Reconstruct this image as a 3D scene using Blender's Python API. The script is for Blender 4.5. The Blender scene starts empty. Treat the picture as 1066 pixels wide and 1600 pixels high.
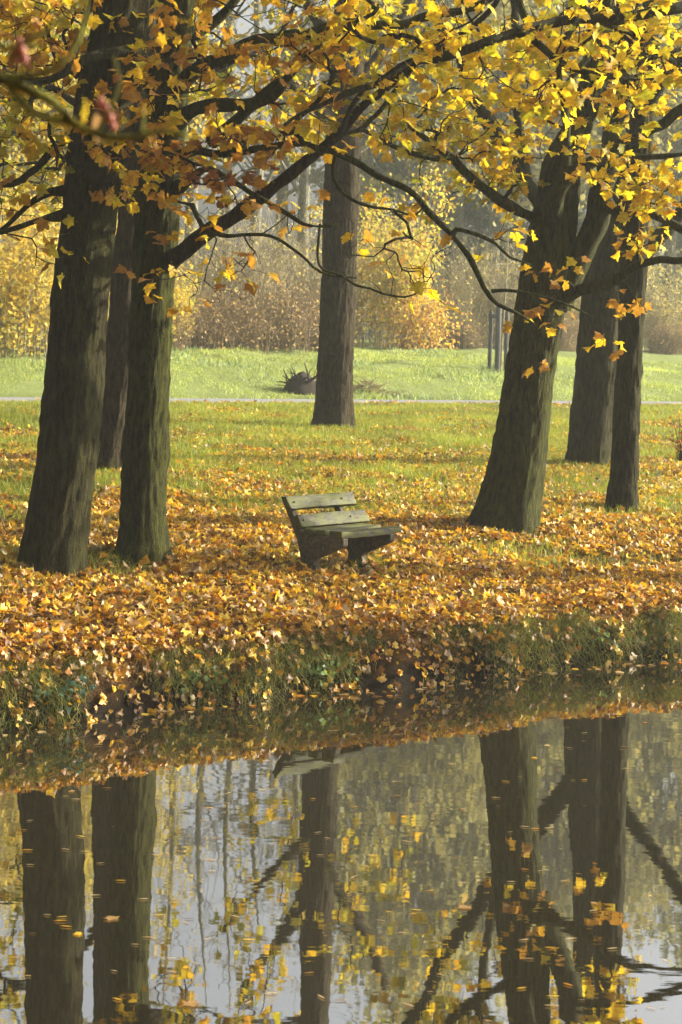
import bpy, math, random
import numpy as np
from mathutils import Matrix, Vector

# ------------------------------------------------------------------ camera, sky, sun, exposure
W_, H_ = 1066, 1600          # photograph size in pixels (only used to read positions)
F_ = 2900.0                  # focal length in photograph pixels
CX, HY = 533.0, 500.0        # principal point: horizon lies above the middle of the frame
ROLL = math.radians(2.1)
CAMH = 3.36                  # eye above the water
SUN_EL, SUN_BACK = math.radians(24), math.radians(18)   # sun from the right, a little behind the trees

sc = bpy.context.scene
col = sc.collection
camd = bpy.data.cameras.new('camera')
cam = bpy.data.objects.new('camera', camd); col.objects.link(cam)
camd.sensor_fit = 'VERTICAL'; camd.sensor_height = 36.0; camd.sensor_width = 24.0
camd.lens = 36.0 * F_ / H_
camd.shift_y = -(H_ / 2 - HY) / H_
camd.clip_start = 0.1; camd.clip_end = 1000
cam.location = (0, 0, CAMH)
cam.rotation_euler = (math.radians(90), -ROLL, 0)
camd.dof.use_dof = True; camd.dof.focus_distance = 20.5; camd.dof.aperture_fstop = 5.0
sc.camera = cam

world = bpy.data.worlds.new('World'); sc.world = world; world.use_nodes = True
wn = world.node_tree.nodes; wl = world.node_tree.links
sky = wn.new('ShaderNodeTexSky'); sky.sky_type = 'NISHITA'; sky.sun_disc = False
sky.sun_elevation = SUN_EL; sky.sun_rotation = math.radians(90) - SUN_BACK
sky.air_density = 1.0; sky.dust_density = 8.0; sky.ozone_density = 1.0
hs = wn.new('ShaderNodeHueSaturation'); hs.inputs['Saturation'].default_value = .35   # milky, hazy sky
wl.new(sky.outputs[0], hs.inputs['Color']); wl.new(hs.outputs[0], wn['Background'].inputs[0]); wn['Background'].inputs[1].default_value = 0.12

sund = bpy.data.lights.new('sun', 'SUN'); sund.energy = 5.0; sund.angle = math.radians(0.53)
sund.color = (1.0, 0.92, 0.70)
sun = bpy.data.objects.new('sun', sund); col.objects.link(sun)
sdir = Vector((math.cos(SUN_EL) * math.cos(SUN_BACK), math.cos(SUN_EL) * math.sin(SUN_BACK), math.sin(SUN_EL)))
sun.rotation_euler = sdir.to_track_quat('Z', 'Y').to_euler(); sun.location = (30, 20, 40)

sc.view_settings.view_transform = 'Standard'; sc.view_settings.look = 'None'
sc.view_settings.exposure = 1.27; sc.view_settings.gamma = 1.0
sc.render.engine = 'CYCLES'
cy = sc.cycles
cy.use_denoising = True
cy.max_bounces = 8; cy.diffuse_bounces = 3; cy.glossy_bounces = 3; cy.transmission_bounces = 6
cy.transparent_max_bounces = 8; cy.volume_bounces = 1
cy.sample_clamp_indirect = 6.0
cy.caustics_reflective = False; cy.caustics_refractive = False

rng = np.random.default_rng(11)
random.seed(11)

# ------------------------------------------------------------------ helpers: pixels, terrain
CR, SR = math.cos(ROLL), math.sin(ROLL)
def at(px, py, d):
    u, v = (px - CX) / F_, (HY - py) / F_
    return np.array([d * (u * CR - v * SR), d, CAMH + d * (u * SR + v * CR)])
def proj(P):
    P = np.atleast_2d(P); x = P[:, 0] / P[:, 1]; z = (P[:, 2] - CAMH) / P[:, 1]
    u = x * CR + z * SR; v = -x * SR + z * CR
    return CX + u * F_, HY - v * F_

_tab = np.random.default_rng(5).random((256, 256))
def vnoise(x, y):
    x = np.asarray(x, float); y = np.asarray(y, float)
    xi = np.floor(x).astype(int); yi = np.floor(y).astype(int); fx = x - xi; fy = y - yi
    fx = fx * fx * (3 - 2 * fx); fy = fy * fy * (3 - 2 * fy)
    g = lambda a, b: _tab[a & 255, b & 255]
    return (g(xi, yi) * (1 - fx) + g(xi + 1, yi) * fx) * (1 - fy) + (g(xi, yi + 1) * (1 - fx) + g(xi + 1, yi + 1) * fx) * fy
def fbm(x, y, o=3):
    s = 0; a = .5
    for k in range(o):
        s = s + a * vnoise(x * 2 ** k + 17 * k, y * 2 ** k + 5 * k); a *= .5
    return s / (1 - .5 ** o)

SLOPE = 0.70                                   # the bank, path and wood run away to the right
PU = [-60, -3, -.3, 0, .10, .28, .8, 3.4, 4.4, 11.4, 31.5, 35.5, 43.5, 63, 160]
PZ = [-.8, -.8, -.35, -.04, .20, .40, .50, .75, .85, 1.05, 1.12, 1.14, 1.95, 2.35, 2.9]
def edge(x):
    return 16.55 + .55 * (vnoise(x * .8 + 3.3, np.zeros_like(x) + 1.7) - .5) + .22 * (vnoise(x * 3.1 + 9, np.zeros_like(x) + 4.1) - .5)
def sval(x, y): return y - SLOPE * x
def ground(x, y):
    x = np.asarray(x, float); y = np.asarray(y, float)
    u = sval(x, y) - edge(x)
    z = np.interp(u, PU, PZ)
    amp = np.clip((u - .1) / 1.5, 0, 1) * np.clip(np.abs(u - 33.5) / 3 - .7, .12, 1)
    far = np.clip((u - 37) / 8, 0, 1)
    z = z + amp * ((fbm(x * 1.3, y * 1.3) - .5) * .10 + (fbm(x * 5, y * 5, 2) - .5) * .03) + far * (fbm(x * .5, y * .5) - .5) * .35
    nb = np.interp(y - .15 * x, [-40, 0.5, 2.2, 3.6, 4.4, 6], [1.8, 1.75, 1.3, .4, -.1, -.9])   # near bank under the camera
    return np.where(y < 8, np.maximum(nb, -.85), z)
def gz(x, y): return float(ground(np.array([x]), np.array([y]))[0])
def hit(px, py, d0=10.0, d1=140.0):
    d = np.arange(d0, d1, .02)
    P = np.stack([at(px, py, 1.0)] * 1)
    r = at(px, py, 1.0) - np.array([0, 0, CAMH])
    X = d * r[0]; Z = CAMH + d * r[2]
    k = np.argmax(Z <= ground(X, d))
    return np.array([X[k], d[k], Z[k]])

# ------------------------------------------------------------------ materials
def new_mat(name):
    m = bpy.data.materials.new(name); m.use_nodes = True
    nt = m.node_tree; nt.nodes.clear()
    out = nt.nodes.new('ShaderNodeOutputMaterial')
    return m, nt, out
def N(nt, t, **kw):
    n = nt.nodes.new(t)
    for k, v in kw.items(): setattr(n, k, v)
    return n
def noise(nt, vec, scale, detail=4, rough=.6):
    n = N(nt, 'ShaderNodeTexNoise'); n.inputs['Scale'].default_value = scale
    n.inputs['Detail'].default_value = detail; n.inputs['Roughness'].default_value = rough
    if vec is not None: nt.links.new(vec, n.inputs['Vector'])
    return n.outputs['Fac']
def ramp(nt, fac, stops):
    r = N(nt, 'ShaderNodeValToRGB')
    while len(r.color_ramp.elements) < len(stops): r.color_ramp.elements.new(.5)
    for e, (p, c) in zip(r.color_ramp.elements, stops):
        e.position = p; e.color = (*c, 1) if len(c) == 3 else c
    nt.links.new(fac, r.inputs[0]); return r.outputs[0]
def mapping(nt, vec, scale):
    m = N(nt, 'ShaderNodeMapping'); m.inputs['Scale'].default_value = scale
    nt.links.new(vec, m.inputs[0]); return m.outputs[0]
def mixc(nt, fac, a, b, mode='MIX'):
    m = N(nt, 'ShaderNodeMix', data_type='RGBA', blend_type=mode)
    for sock, v in ((m.inputs[0], fac), (m.inputs[6], a), (m.inputs[7], b)):
        if hasattr(v, 'is_linked'): nt.links.new(v, sock)
        elif isinstance(v, (int, float)): sock.default_value = v
        else: sock.default_value = (*v, 1)
    return m.outputs[2]
def bump(nt, h, strength, dist):
    b = N(nt, 'ShaderNodeBump'); b.inputs['Strength'].default_value = strength; b.inputs['Distance'].default_value = dist
    nt.links.new(h, b.inputs['Height']); return b.outputs[0]
def principled(nt, out, colr, rough=.8, normal=None, spec=.3):
    p = N(nt, 'ShaderNodeBsdfPrincipled')
    if hasattr(colr, 'is_linked'): nt.links.new(colr, p.inputs['Base Color'])
    else: p.inputs['Base Color'].default_value = (*colr, 1)
    p.inputs['Roughness'].default_value = rough; p.inputs['Specular IOR Level'].default_value = spec
    if normal is not None: nt.links.new(normal, p.inputs['Normal'])
    nt.links.new(p.outputs[0], out.inputs[0]); return p

def bark_mat(name, base, moss, mossiness):
    m, nt, out = new_mat(name)
    tc = N(nt, 'ShaderNodeTexCoord').outputs['Object']
    st = mapping(nt, tc, (1, 1, .24))
    ridge = noise(nt, st, 23, 6, .75)
    fine = noise(nt, mapping(nt, tc, (1, 1, .35)), 90, 3, .7)
    big = noise(nt, tc, 1.7, 4, .6)
    c1 = ramp(nt, ridge, [(.38, tuple(.15 * x for x in base)), (.48, base), (.64, tuple(2.4 * x for x in base))])
    mfac = ramp(nt, big, [(.5 - mossiness * .5, (0, 0, 0)), (.85 - mossiness * .4, (1, 1, 1))])
    mossr = ramp(nt, ridge, [(.38, tuple(.2 * x for x in moss)), (.5, moss), (.66, tuple(2.0 * x for x in moss))])
    c2 = mixc(nt, mfac, c1, mixc(nt, .8, c1, mossr))
    spots = ramp(nt, noise(nt, tc, 9, 3, .7), [(.66, (0, 0, 0)), (.72, (1, 1, 1))])
    c3 = mixc(nt, mixc(nt, .5, spots, (0, 0, 0)), c2, (base[0] * 2.4, base[1] * 1.9, base[2] * 1.8))
    c4 = mixc(nt, .35, c3, ramp(nt, fine, [(.3, (.02, .018, .012)), (.7, tuple(2 * x for x in base))]))
    add = N(nt, 'ShaderNodeMath', operation='MULTIPLY_ADD'); add.inputs[1].default_value = .35
    nt.links.new(fine, add.inputs[0]); nt.links.new(ridge, add.inputs[2])
    principled(nt, out, c4, .9, bump(nt, add.outputs[0], 1.0, .11), .15)
    return m
BARK = bark_mat('bark_moss', (.029, .022, .010), (.050, .056, .007), .55)
BARK2 = bark_mat('bark_green', (.035, .030, .011), (.070, .080, .008), .85)
BARK3 = bark_mat('bark_brown', (.042, .028, .016), (.046, .046, .010), .35)
TWIG = bark_mat('twig_bark', (.026, .022, .012), (.042, .046, .009), .6)
BGBARK = bark_mat('far_bark', (.19, .175, .14), (.18, .19, .12), .3)  # bark paled in colour to make up for the thin haze
SUNLITMOSS = bark_mat('bark_sunlit_moss', (.14, .13, .05), (.40, .40, .05), .95)  # mossy bark of the near tree, brightened in colour to read as sunlit
CANE = bark_mat('pale_cane', (.40, .33, .21), (.34, .30, .15), .4)
REDCANE = bark_mat('brown_cane', (.28, .20, .12), (.25, .2, .1), .4)

def leaf_mat(name, trans=.5, rough=.55, spec=.25, mott=.35):
    m, nt, out = new_mat(name)
    a = N(nt, 'ShaderNodeAttribute', attribute_name='Col').outputs['Color']
    tc = N(nt, 'ShaderNodeNewGeometry').outputs['Position']
    mo = ramp(nt, noise(nt, tc, 22, 3, .7), [(.35, (1 - mott, 1 - mott * 1.15, 1 - mott)), (.6, (1.05, 1.05, 1.05))])
    c = mixc(nt, 1.0, a, mo, 'MULTIPLY')
    p = N(nt, 'ShaderNodeBsdfPrincipled'); nt.links.new(c, p.inputs['Base Color'])
    p.inputs['Roughness'].default_value = rough; p.inputs['Specular IOR Level'].default_value = spec
    t = N(nt, 'ShaderNodeBsdfTranslucent')
    nt.links.new(mixc(nt, 1.0, c, (1.0, .92, .6), 'MULTIPLY'), t.inputs[0])
    mx = N(nt, 'ShaderNodeMixShader'); mx.inputs[0].default_value = trans
    nt.links.new(p.outputs[0], mx.inputs[1]); nt.links.new(t.outputs[0], mx.inputs[2])
    nt.links.new(mx.outputs[0], out.inputs[0]); return m
LEAF = leaf_mat('maple_leaf', .55)
LITTER = leaf_mat('fallen_leaf', .35, .45, .4, .35)
GRASS = leaf_mat('grass_blade', .5, .5, .3, .1)
BGLEAF = leaf_mat('far_leaf', .5, .6, .2, .1)

def ground_mat():
    m, nt, out = new_mat('ground_soil')
    a = N(nt, 'ShaderNodeAttribute', attribute_name='Col').outputs['Color']
    tc = N(nt, 'ShaderNodeTexCoord').outputs['Object']
    n1 = noise(nt, tc, 14, 5, .7); n2 = noise(nt, tc, 55, 3, .7)
    litter = ramp(nt, n1, [(.32, (.05, .028, .012)), (.5, (.16, .075, .022)), (.62, (.30, .14, .03)), (.75, (.22, .13, .06))])
    gr = ramp(nt, n2, [(.3, (.05, .065, .015)), (.7, (.14, .17, .04))])
    mead = ramp(nt, n1, [(.3, (.13, .17, .05)), (.7, (.26, .30, .10))])
    sep = N(nt, 'ShaderNodeSeparateColor'); nt.links.new(a, sep.inputs[0])
    c = mixc(nt, sep.outputs[0], litter, gr)
    c = mixc(nt, sep.outputs[1], c, mead)
    c = mixc(nt, sep.outputs[2], c, (.022, .016, .010))
    add = N(nt, 'ShaderNodeMath', operation='ADD'); nt.links.new(n1, add.inputs[0]); nt.links.new(n2, add.inputs[1])
    principled(nt, out, c, .95, bump(nt, add.outputs[0], .9, .04), .1); return m
GROUND = ground_mat()

def water_mat():
    m, nt, out = new_mat('pond_water')
    tc = N(nt, 'ShaderNodeTexCoord').outputs['Object']
    w1 = noise(nt, mapping(nt, tc, (.9, 1.6, 1)), 2.2, 2, .5)
    w2 = noise(nt, mapping(nt, tc, (1, 2.2, 1)), 9, 2, .5)
    add = N(nt, 'ShaderNodeMath', operation='MULTIPLY_ADD'); add.inputs[1].default_value = .12
    nt.links.new(w2, add.inputs[0]); nt.links.new(w1, add.inputs[2])
    p = principled(nt, out, (.020, .017, .009), .012, bump(nt, add.outputs[0], .020, .03), .5)
    p.inputs['IOR'].default_value = 6.5
    return m
WATER = water_mat()

def simple(name, colr, rough=.8, nscale=20, var=.4, bdist=.01, spec=.3, stretch=(1, 1, 1)):
    m, nt, out = new_mat(name)
    tc = mapping(nt, N(nt, 'ShaderNodeTexCoord').outputs['Object'], stretch)
    f = noise(nt, tc, nscale, 5, .65)
    c = ramp(nt, f, [(.3, tuple(x * (1 - var) for x in colr)), (.7, tuple(x * (1 + var) for x in colr))])
    principled(nt, out, c, rough, bump(nt, f, .8, bdist), spec); return m
def slat_mat():
    m, nt, out = new_mat('mossy_plank')
    tc = N(nt, 'ShaderNodeTexCoord').outputs['Object']
    g = noise(nt, mapping(nt, tc, (.12, 1, 1)), 60, 4, .7)
    b = noise(nt, mapping(nt, tc, (.6, 1, 1)), 7, 5, .7)
    wood = ramp(nt, g, [(.42, (.008, .007, .005)), (.60, (.085, .078, .05))])
    moss = ramp(nt, b, [(.42, (0, 0, 0)), (.54, (1, 1, 1))])
    c = mixc(nt, moss, wood, mixc(nt, .8, wood, (.080, .088, .006)))
    principled(nt, out, c, .7, bump(nt, g, .7, .006), .35); return m
SLAT = slat_mat()
CONCRETE = simple('stained_concrete', (.075, .065, .042), .9, 26, .75, .02)
ASPHALT = simple('asphalt', (.20, .20, .20), .8, 60, .25, .01)
STAKE = simple('grey_timber', (.085, .085, .08), .85, 30, .4, .01, .2, (1, 1, .1))
ROOTW = simple('dead_root', (.032, .022, .016), .9, 30, .5, .02)
BOLT = simple('rusty_bolt', (.08, .05, .035), .6, 80, .4, .002)
BUD = simple('red_bud', (.32, .10, .07), .5, 60, .4, .003)

# ------------------------------------------------------------------ mesh helpers
def mesh_np(name, V, tris, cols=None, smooth=False, quads=None):
    me = bpy.data.meshes.new(name)
    V = np.asarray(V, np.float32)
    loops = []; starts = []; tot = 0
    L = []
    if tris is not None and len(tris):
        t = np.asarray(tris, np.int32); L.append(t.ravel()); starts.append(np.arange(len(t)) * 3); tot = len(t) * 3
    if quads is not None and len(quads):
        q = np.asarray(quads, np.int32); L.append(q.ravel()); starts.append(tot + np.arange(len(q)) * 4)
    L = np.concatenate(L).astype(np.int32); starts = np.concatenate(starts).astype(np.int32)
    me.vertices.add(len(V)); me.vertices.foreach_set('co', V.ravel())
    me.loops.add(len(L)); me.loops.foreach_set('vertex_index', L)
    me.polygons.add(len(starts)); me.polygons.foreach_set('loop_start', starts)
    if smooth: me.polygons.foreach_set('use_smooth', np.ones(len(starts), bool))
    me.update(calc_edges=True)
    if cols is not None:
        a = me.color_attributes.new('Col', 'FLOAT_COLOR', 'POINT')
        c = np.ones((len(V), 4), np.float32); c[:, :3] = cols
        a.data.foreach_set('color', c.ravel())
    return me
def obj(name, me, mat, parent=None, loc=None):
    o = bpy.data.objects.new(name, me); col.objects.link(o)
    if mat is not None and not me.materials: me.materials.append(mat)
    if parent is not None: o.parent = parent
    if loc is not None: o.location = loc
    return o
def empty(name, loc, label, cat, group=None, rz=0):
    o = bpy.data.objects.new(name, None); col.objects.link(o)
    o.location = loc; o.rotation_euler = (0, 0, rz); o.empty_display_size = .2
    return tag(o, label, cat, group)
def tag(o, label=None, cat=None, group=None, kind=None):
    if label: o['label'] = label
    if cat: o['category'] = cat
    if group: o['group'] = group
    if kind: o['kind'] = kind
    return o
def copy_tree(o, parent=None):
    c = o.copy(); col.objects.link(c); c.parent = parent
    for ch in list(o.children): copy_tree(ch, c)
    return c

class MB:
    def __init__(s): s.V = []; s.Q = []; s.T = []; s.n = 0
    def add(s, V, Q=None, T=None):
        s.V.append(np.asarray(V, float))
        if Q is not None and len(Q): s.Q.append(np.asarray(Q) + s.n)
        if T is not None and len(T): s.T.append(np.asarray(T) + s.n)
        s.n += len(V)
    def tube(s, P, R, sides=6, cap=True, jitter=None):
        P = np.asarray(P, float); R = np.asarray(R, float); n = len(P)
        D = np.gradient(P, axis=0); D /= np.linalg.norm(D, axis=1)[:, None] + 1e-9
        ref = np.array([0, 1.0, 0]) if abs(D[0][1]) < .8 else np.array([1.0, 0, 0])
        A = ref - (D @ ref)[:, None] * D; A /= np.linalg.norm(A, axis=1)[:, None] + 1e-9
        B = np.cross(D, A)
        th = np.arange(sides) * 2 * np.pi / sides
        rr = R[:, None] * np.ones(sides)
        if jitter is not None: rr = rr * jitter
        V = P[:, None, :] + rr[:, :, None] * (np.cos(th)[None, :, None] * A[:, None, :] + np.sin(th)[None, :, None] * B[:, None, :])
        V = V.reshape(-1, 3)
        i = np.arange(n - 1)[:, None] * sides; j = np.arange(sides)[None, :]; j2 = (j + 1) % sides
        Q = np.stack([i + j, i + j2, i + sides + j2, i + sides + j], -1).reshape(-1, 4)
        T = None
        if cap:
            V = np.vstack([V, P[-1] + D[-1] * R[-1] * .6]); k = len(V) - 1; b = (n - 1) * sides
            T = [(b + a, b + (a + 1) % sides, k) for a in range(sides)]
        s.add(V, Q, T)
    def box(s, c, h, M=None):
        v = np.array([(x, y, z) for x in (-1, 1) for y in (-1, 1) for z in (-1, 1)], float) * np.asarray(h)
        if M is not None: v = v @ np.asarray(M).T
        s.add(v + np.asarray(c), [(0, 1, 3, 2), (4, 6, 7, 5), (0, 4, 5, 1), (2, 3, 7, 6), (0, 2, 6, 4), (1, 5, 7, 3)])
    def mesh(s, name, smooth=True, off=None):
        V = np.vstack(s.V)
        if off is not None: V = V - np.asarray(off)
        return mesh_np(name, V, np.vstack(s.T) if s.T else None, smooth=smooth, quads=np.vstack(s.Q) if s.Q else None)

def bevel_obj(o, w=.008, seg=2):
    m = o.modifiers.new('bevel', 'BEVEL'); m.width = w; m.segments = seg; m.limit_method = 'ANGLE'
    return o

def catmull(P, step):
    P = np.asarray(P, float)
    if len(P) == 2:
        n = max(2, int(np.linalg.norm((P[1] - P[0])[:3]) / step) + 1)
        return P[0] + (P[1] - P[0]) * np.linspace(0, 1, n)[:, None]
    Q = np.vstack([2 * P[0] - P[1], P, 2 * P[-1] - P[-2]]); out = []
    for i in range(1, len(Q) - 2):
        n = max(1, int(np.linalg.norm((Q[i + 1] - Q[i])[:3]) / step))
        t = (np.arange(n) / n)[:, None]
        a, b, c, d = Q[i - 1], Q[i], Q[i + 1], Q[i + 2]
        out.append(.5 * (2 * b + (c - a) * t + (2 * a - 5 * b + 4 * c - d) * t ** 2 + (3 * b - a - 3 * c + d) * t ** 3))
    out.append(P[-1:]); return np.vstack(out)

# ------------------------------------------------------------------ leaves
def leaf_template(kind, seed, petiole=.45, curl=1.0):
    r = np.random.default_rng(seed)
    if kind == 'maple':
        h = [(.0, .05), (.16, -.06), (.40, -.03), (.37, .15), (.52, .30), (.64, .50), (.46, .54), (.31, .53), (.33, .70), (.20, .80), (0, 1.02)]
    elif kind == 'maple_lo':
        h = [(.0, .05), (.38, -.03), (.36, .18), (.62, .47), (.30, .55), (.30, .74), (0, 1.02)]
    else:
        h = [(.0, .0), (.28, .25), (.30, .6), (0, 1.0)]
    right = [(x * r.uniform(.88, 1.12), y + r.uniform(-.03, .03)) for x, y in h]
    left = [(-x * r.uniform(.88, 1.12), y + r.uniform(-.03, .03)) for x, y in h[1:-1]][::-1]
    o = np.array(right + left); n = len(o)
    V = np.zeros((n + 1, 3)); V[:n, :2] = o; V[n, :2] = (0, .38)
    T = [(n, i, (i + 1) % n) for i in range(n)]
    cu, cv, tw = (curl * v for v in (r.uniform(-.5, .35), r.uniform(-.55, .1), r.uniform(-.4, .4)))
    x, y = V[:, 0], V[:, 1] - .35
    V[:, 2] = cu * x * x * 1.2 + cv * y * y + tw * x * y + r.normal(0, .035 * curl, len(V)) + np.abs(x) * r.uniform(0, .3) * curl
    if petiole:
        V[:, 1] += petiole
        k = len(V)
        V = np.vstack([V, [(-.008, 0, 0), (.010, 0, 0), (.012, petiole + .06, .0), (-.012, petiole + .06, .0)]])
        T = T + [(k, k + 1, k + 2), (k, k + 2, k + 3)]
    return V, np.array(T)
MAPLE = [leaf_template('maple', 100 + i) for i in range(7)]
MAPLE_LO = [leaf_template('maple_lo', 200 + i, 0, 2.2) for i in range(9)]
MAPLE_MD = [leaf_template('maple_lo', 250 + i, .4) for i in range(7)]
SCRAP = [leaf_template('oval', 320 + i, 0, .6) for i in range(4)]
OVAL = [leaf_template('oval', 300 + i, 0) for i in range(4)]

def frames(Y, Nn):
    """rotation matrices with column 1 = Y (leaf axis), column 2 close to Nn"""
    Y = Y / (np.linalg.norm(Y, axis=1)[:, None] + 1e-9)
    X = np.cross(Y, Nn); X /= np.linalg.norm(X, axis=1)[:, None] + 1e-9
    Z = np.cross(X, Y)
    return np.stack([X, Y, Z], -1)
def batch(temps, idx, P, M, S):
    Vs, Ts, who = [], [], []; n = 0
    for k, (tv, tt) in enumerate(temps):
        sel = np.where(idx == k)[0]
        if not len(sel): continue
        V = np.einsum('nij,kj->nki', M[sel], tv) * S[sel][:, None, None] + P[sel][:, None, :]
        T = tt[None] + (np.arange(len(sel)) * len(tv))[:, None, None] + n
        Vs.append(V.reshape(-1, 3)); Ts.append(T.reshape(-1, 3)); who.append(np.repeat(sel, len(tv))); n += len(sel) * len(tv)
    return np.vstack(Vs), np.vstack(Ts), np.concatenate(who)

PAL = {
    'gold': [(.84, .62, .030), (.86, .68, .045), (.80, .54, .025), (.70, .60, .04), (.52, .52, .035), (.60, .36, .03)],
    'amber': [(.76, .52, .030), (.78, .56, .03), (.68, .40, .03), (.50, .27, .04), (.66, .56, .04)],
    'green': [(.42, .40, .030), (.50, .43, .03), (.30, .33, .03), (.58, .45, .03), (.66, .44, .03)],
    'brown': [(.42, .20, .05), (.30, .13, .045), (.52, .26, .04), (.60, .33, .04)],
    'pale': [(.62, .46, .10), (.58, .50, .10), (.50, .46, .10), (.70, .46, .08)],
}
def pick(pal, n, r=rng):
    p = np.array(PAL[pal]); return np.clip(p[r.integers(0, len(p), n)] * r.uniform(.8, 1.15, (n, 1)), 0, .9)

def leaf_variants(temps, pals, tagname, mat, n_each=6):
    out = {}
    for pal in pals:
        lst = []
        for i in range(n_each):
            tv, tt = temps[i % len(temps)]
            c = pick(pal, 1)[0]
            me = mesh_np('leaf_%s' % tagname, tv, tt, np.repeat(c[None], len(tv), 0)); me.materials.append(mat); lst.append(me)
        out[pal] = lst
    return out
LEAFMESH = leaf_variants(MAPLE, PAL.keys(), 'hanging', LEAF)

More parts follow.
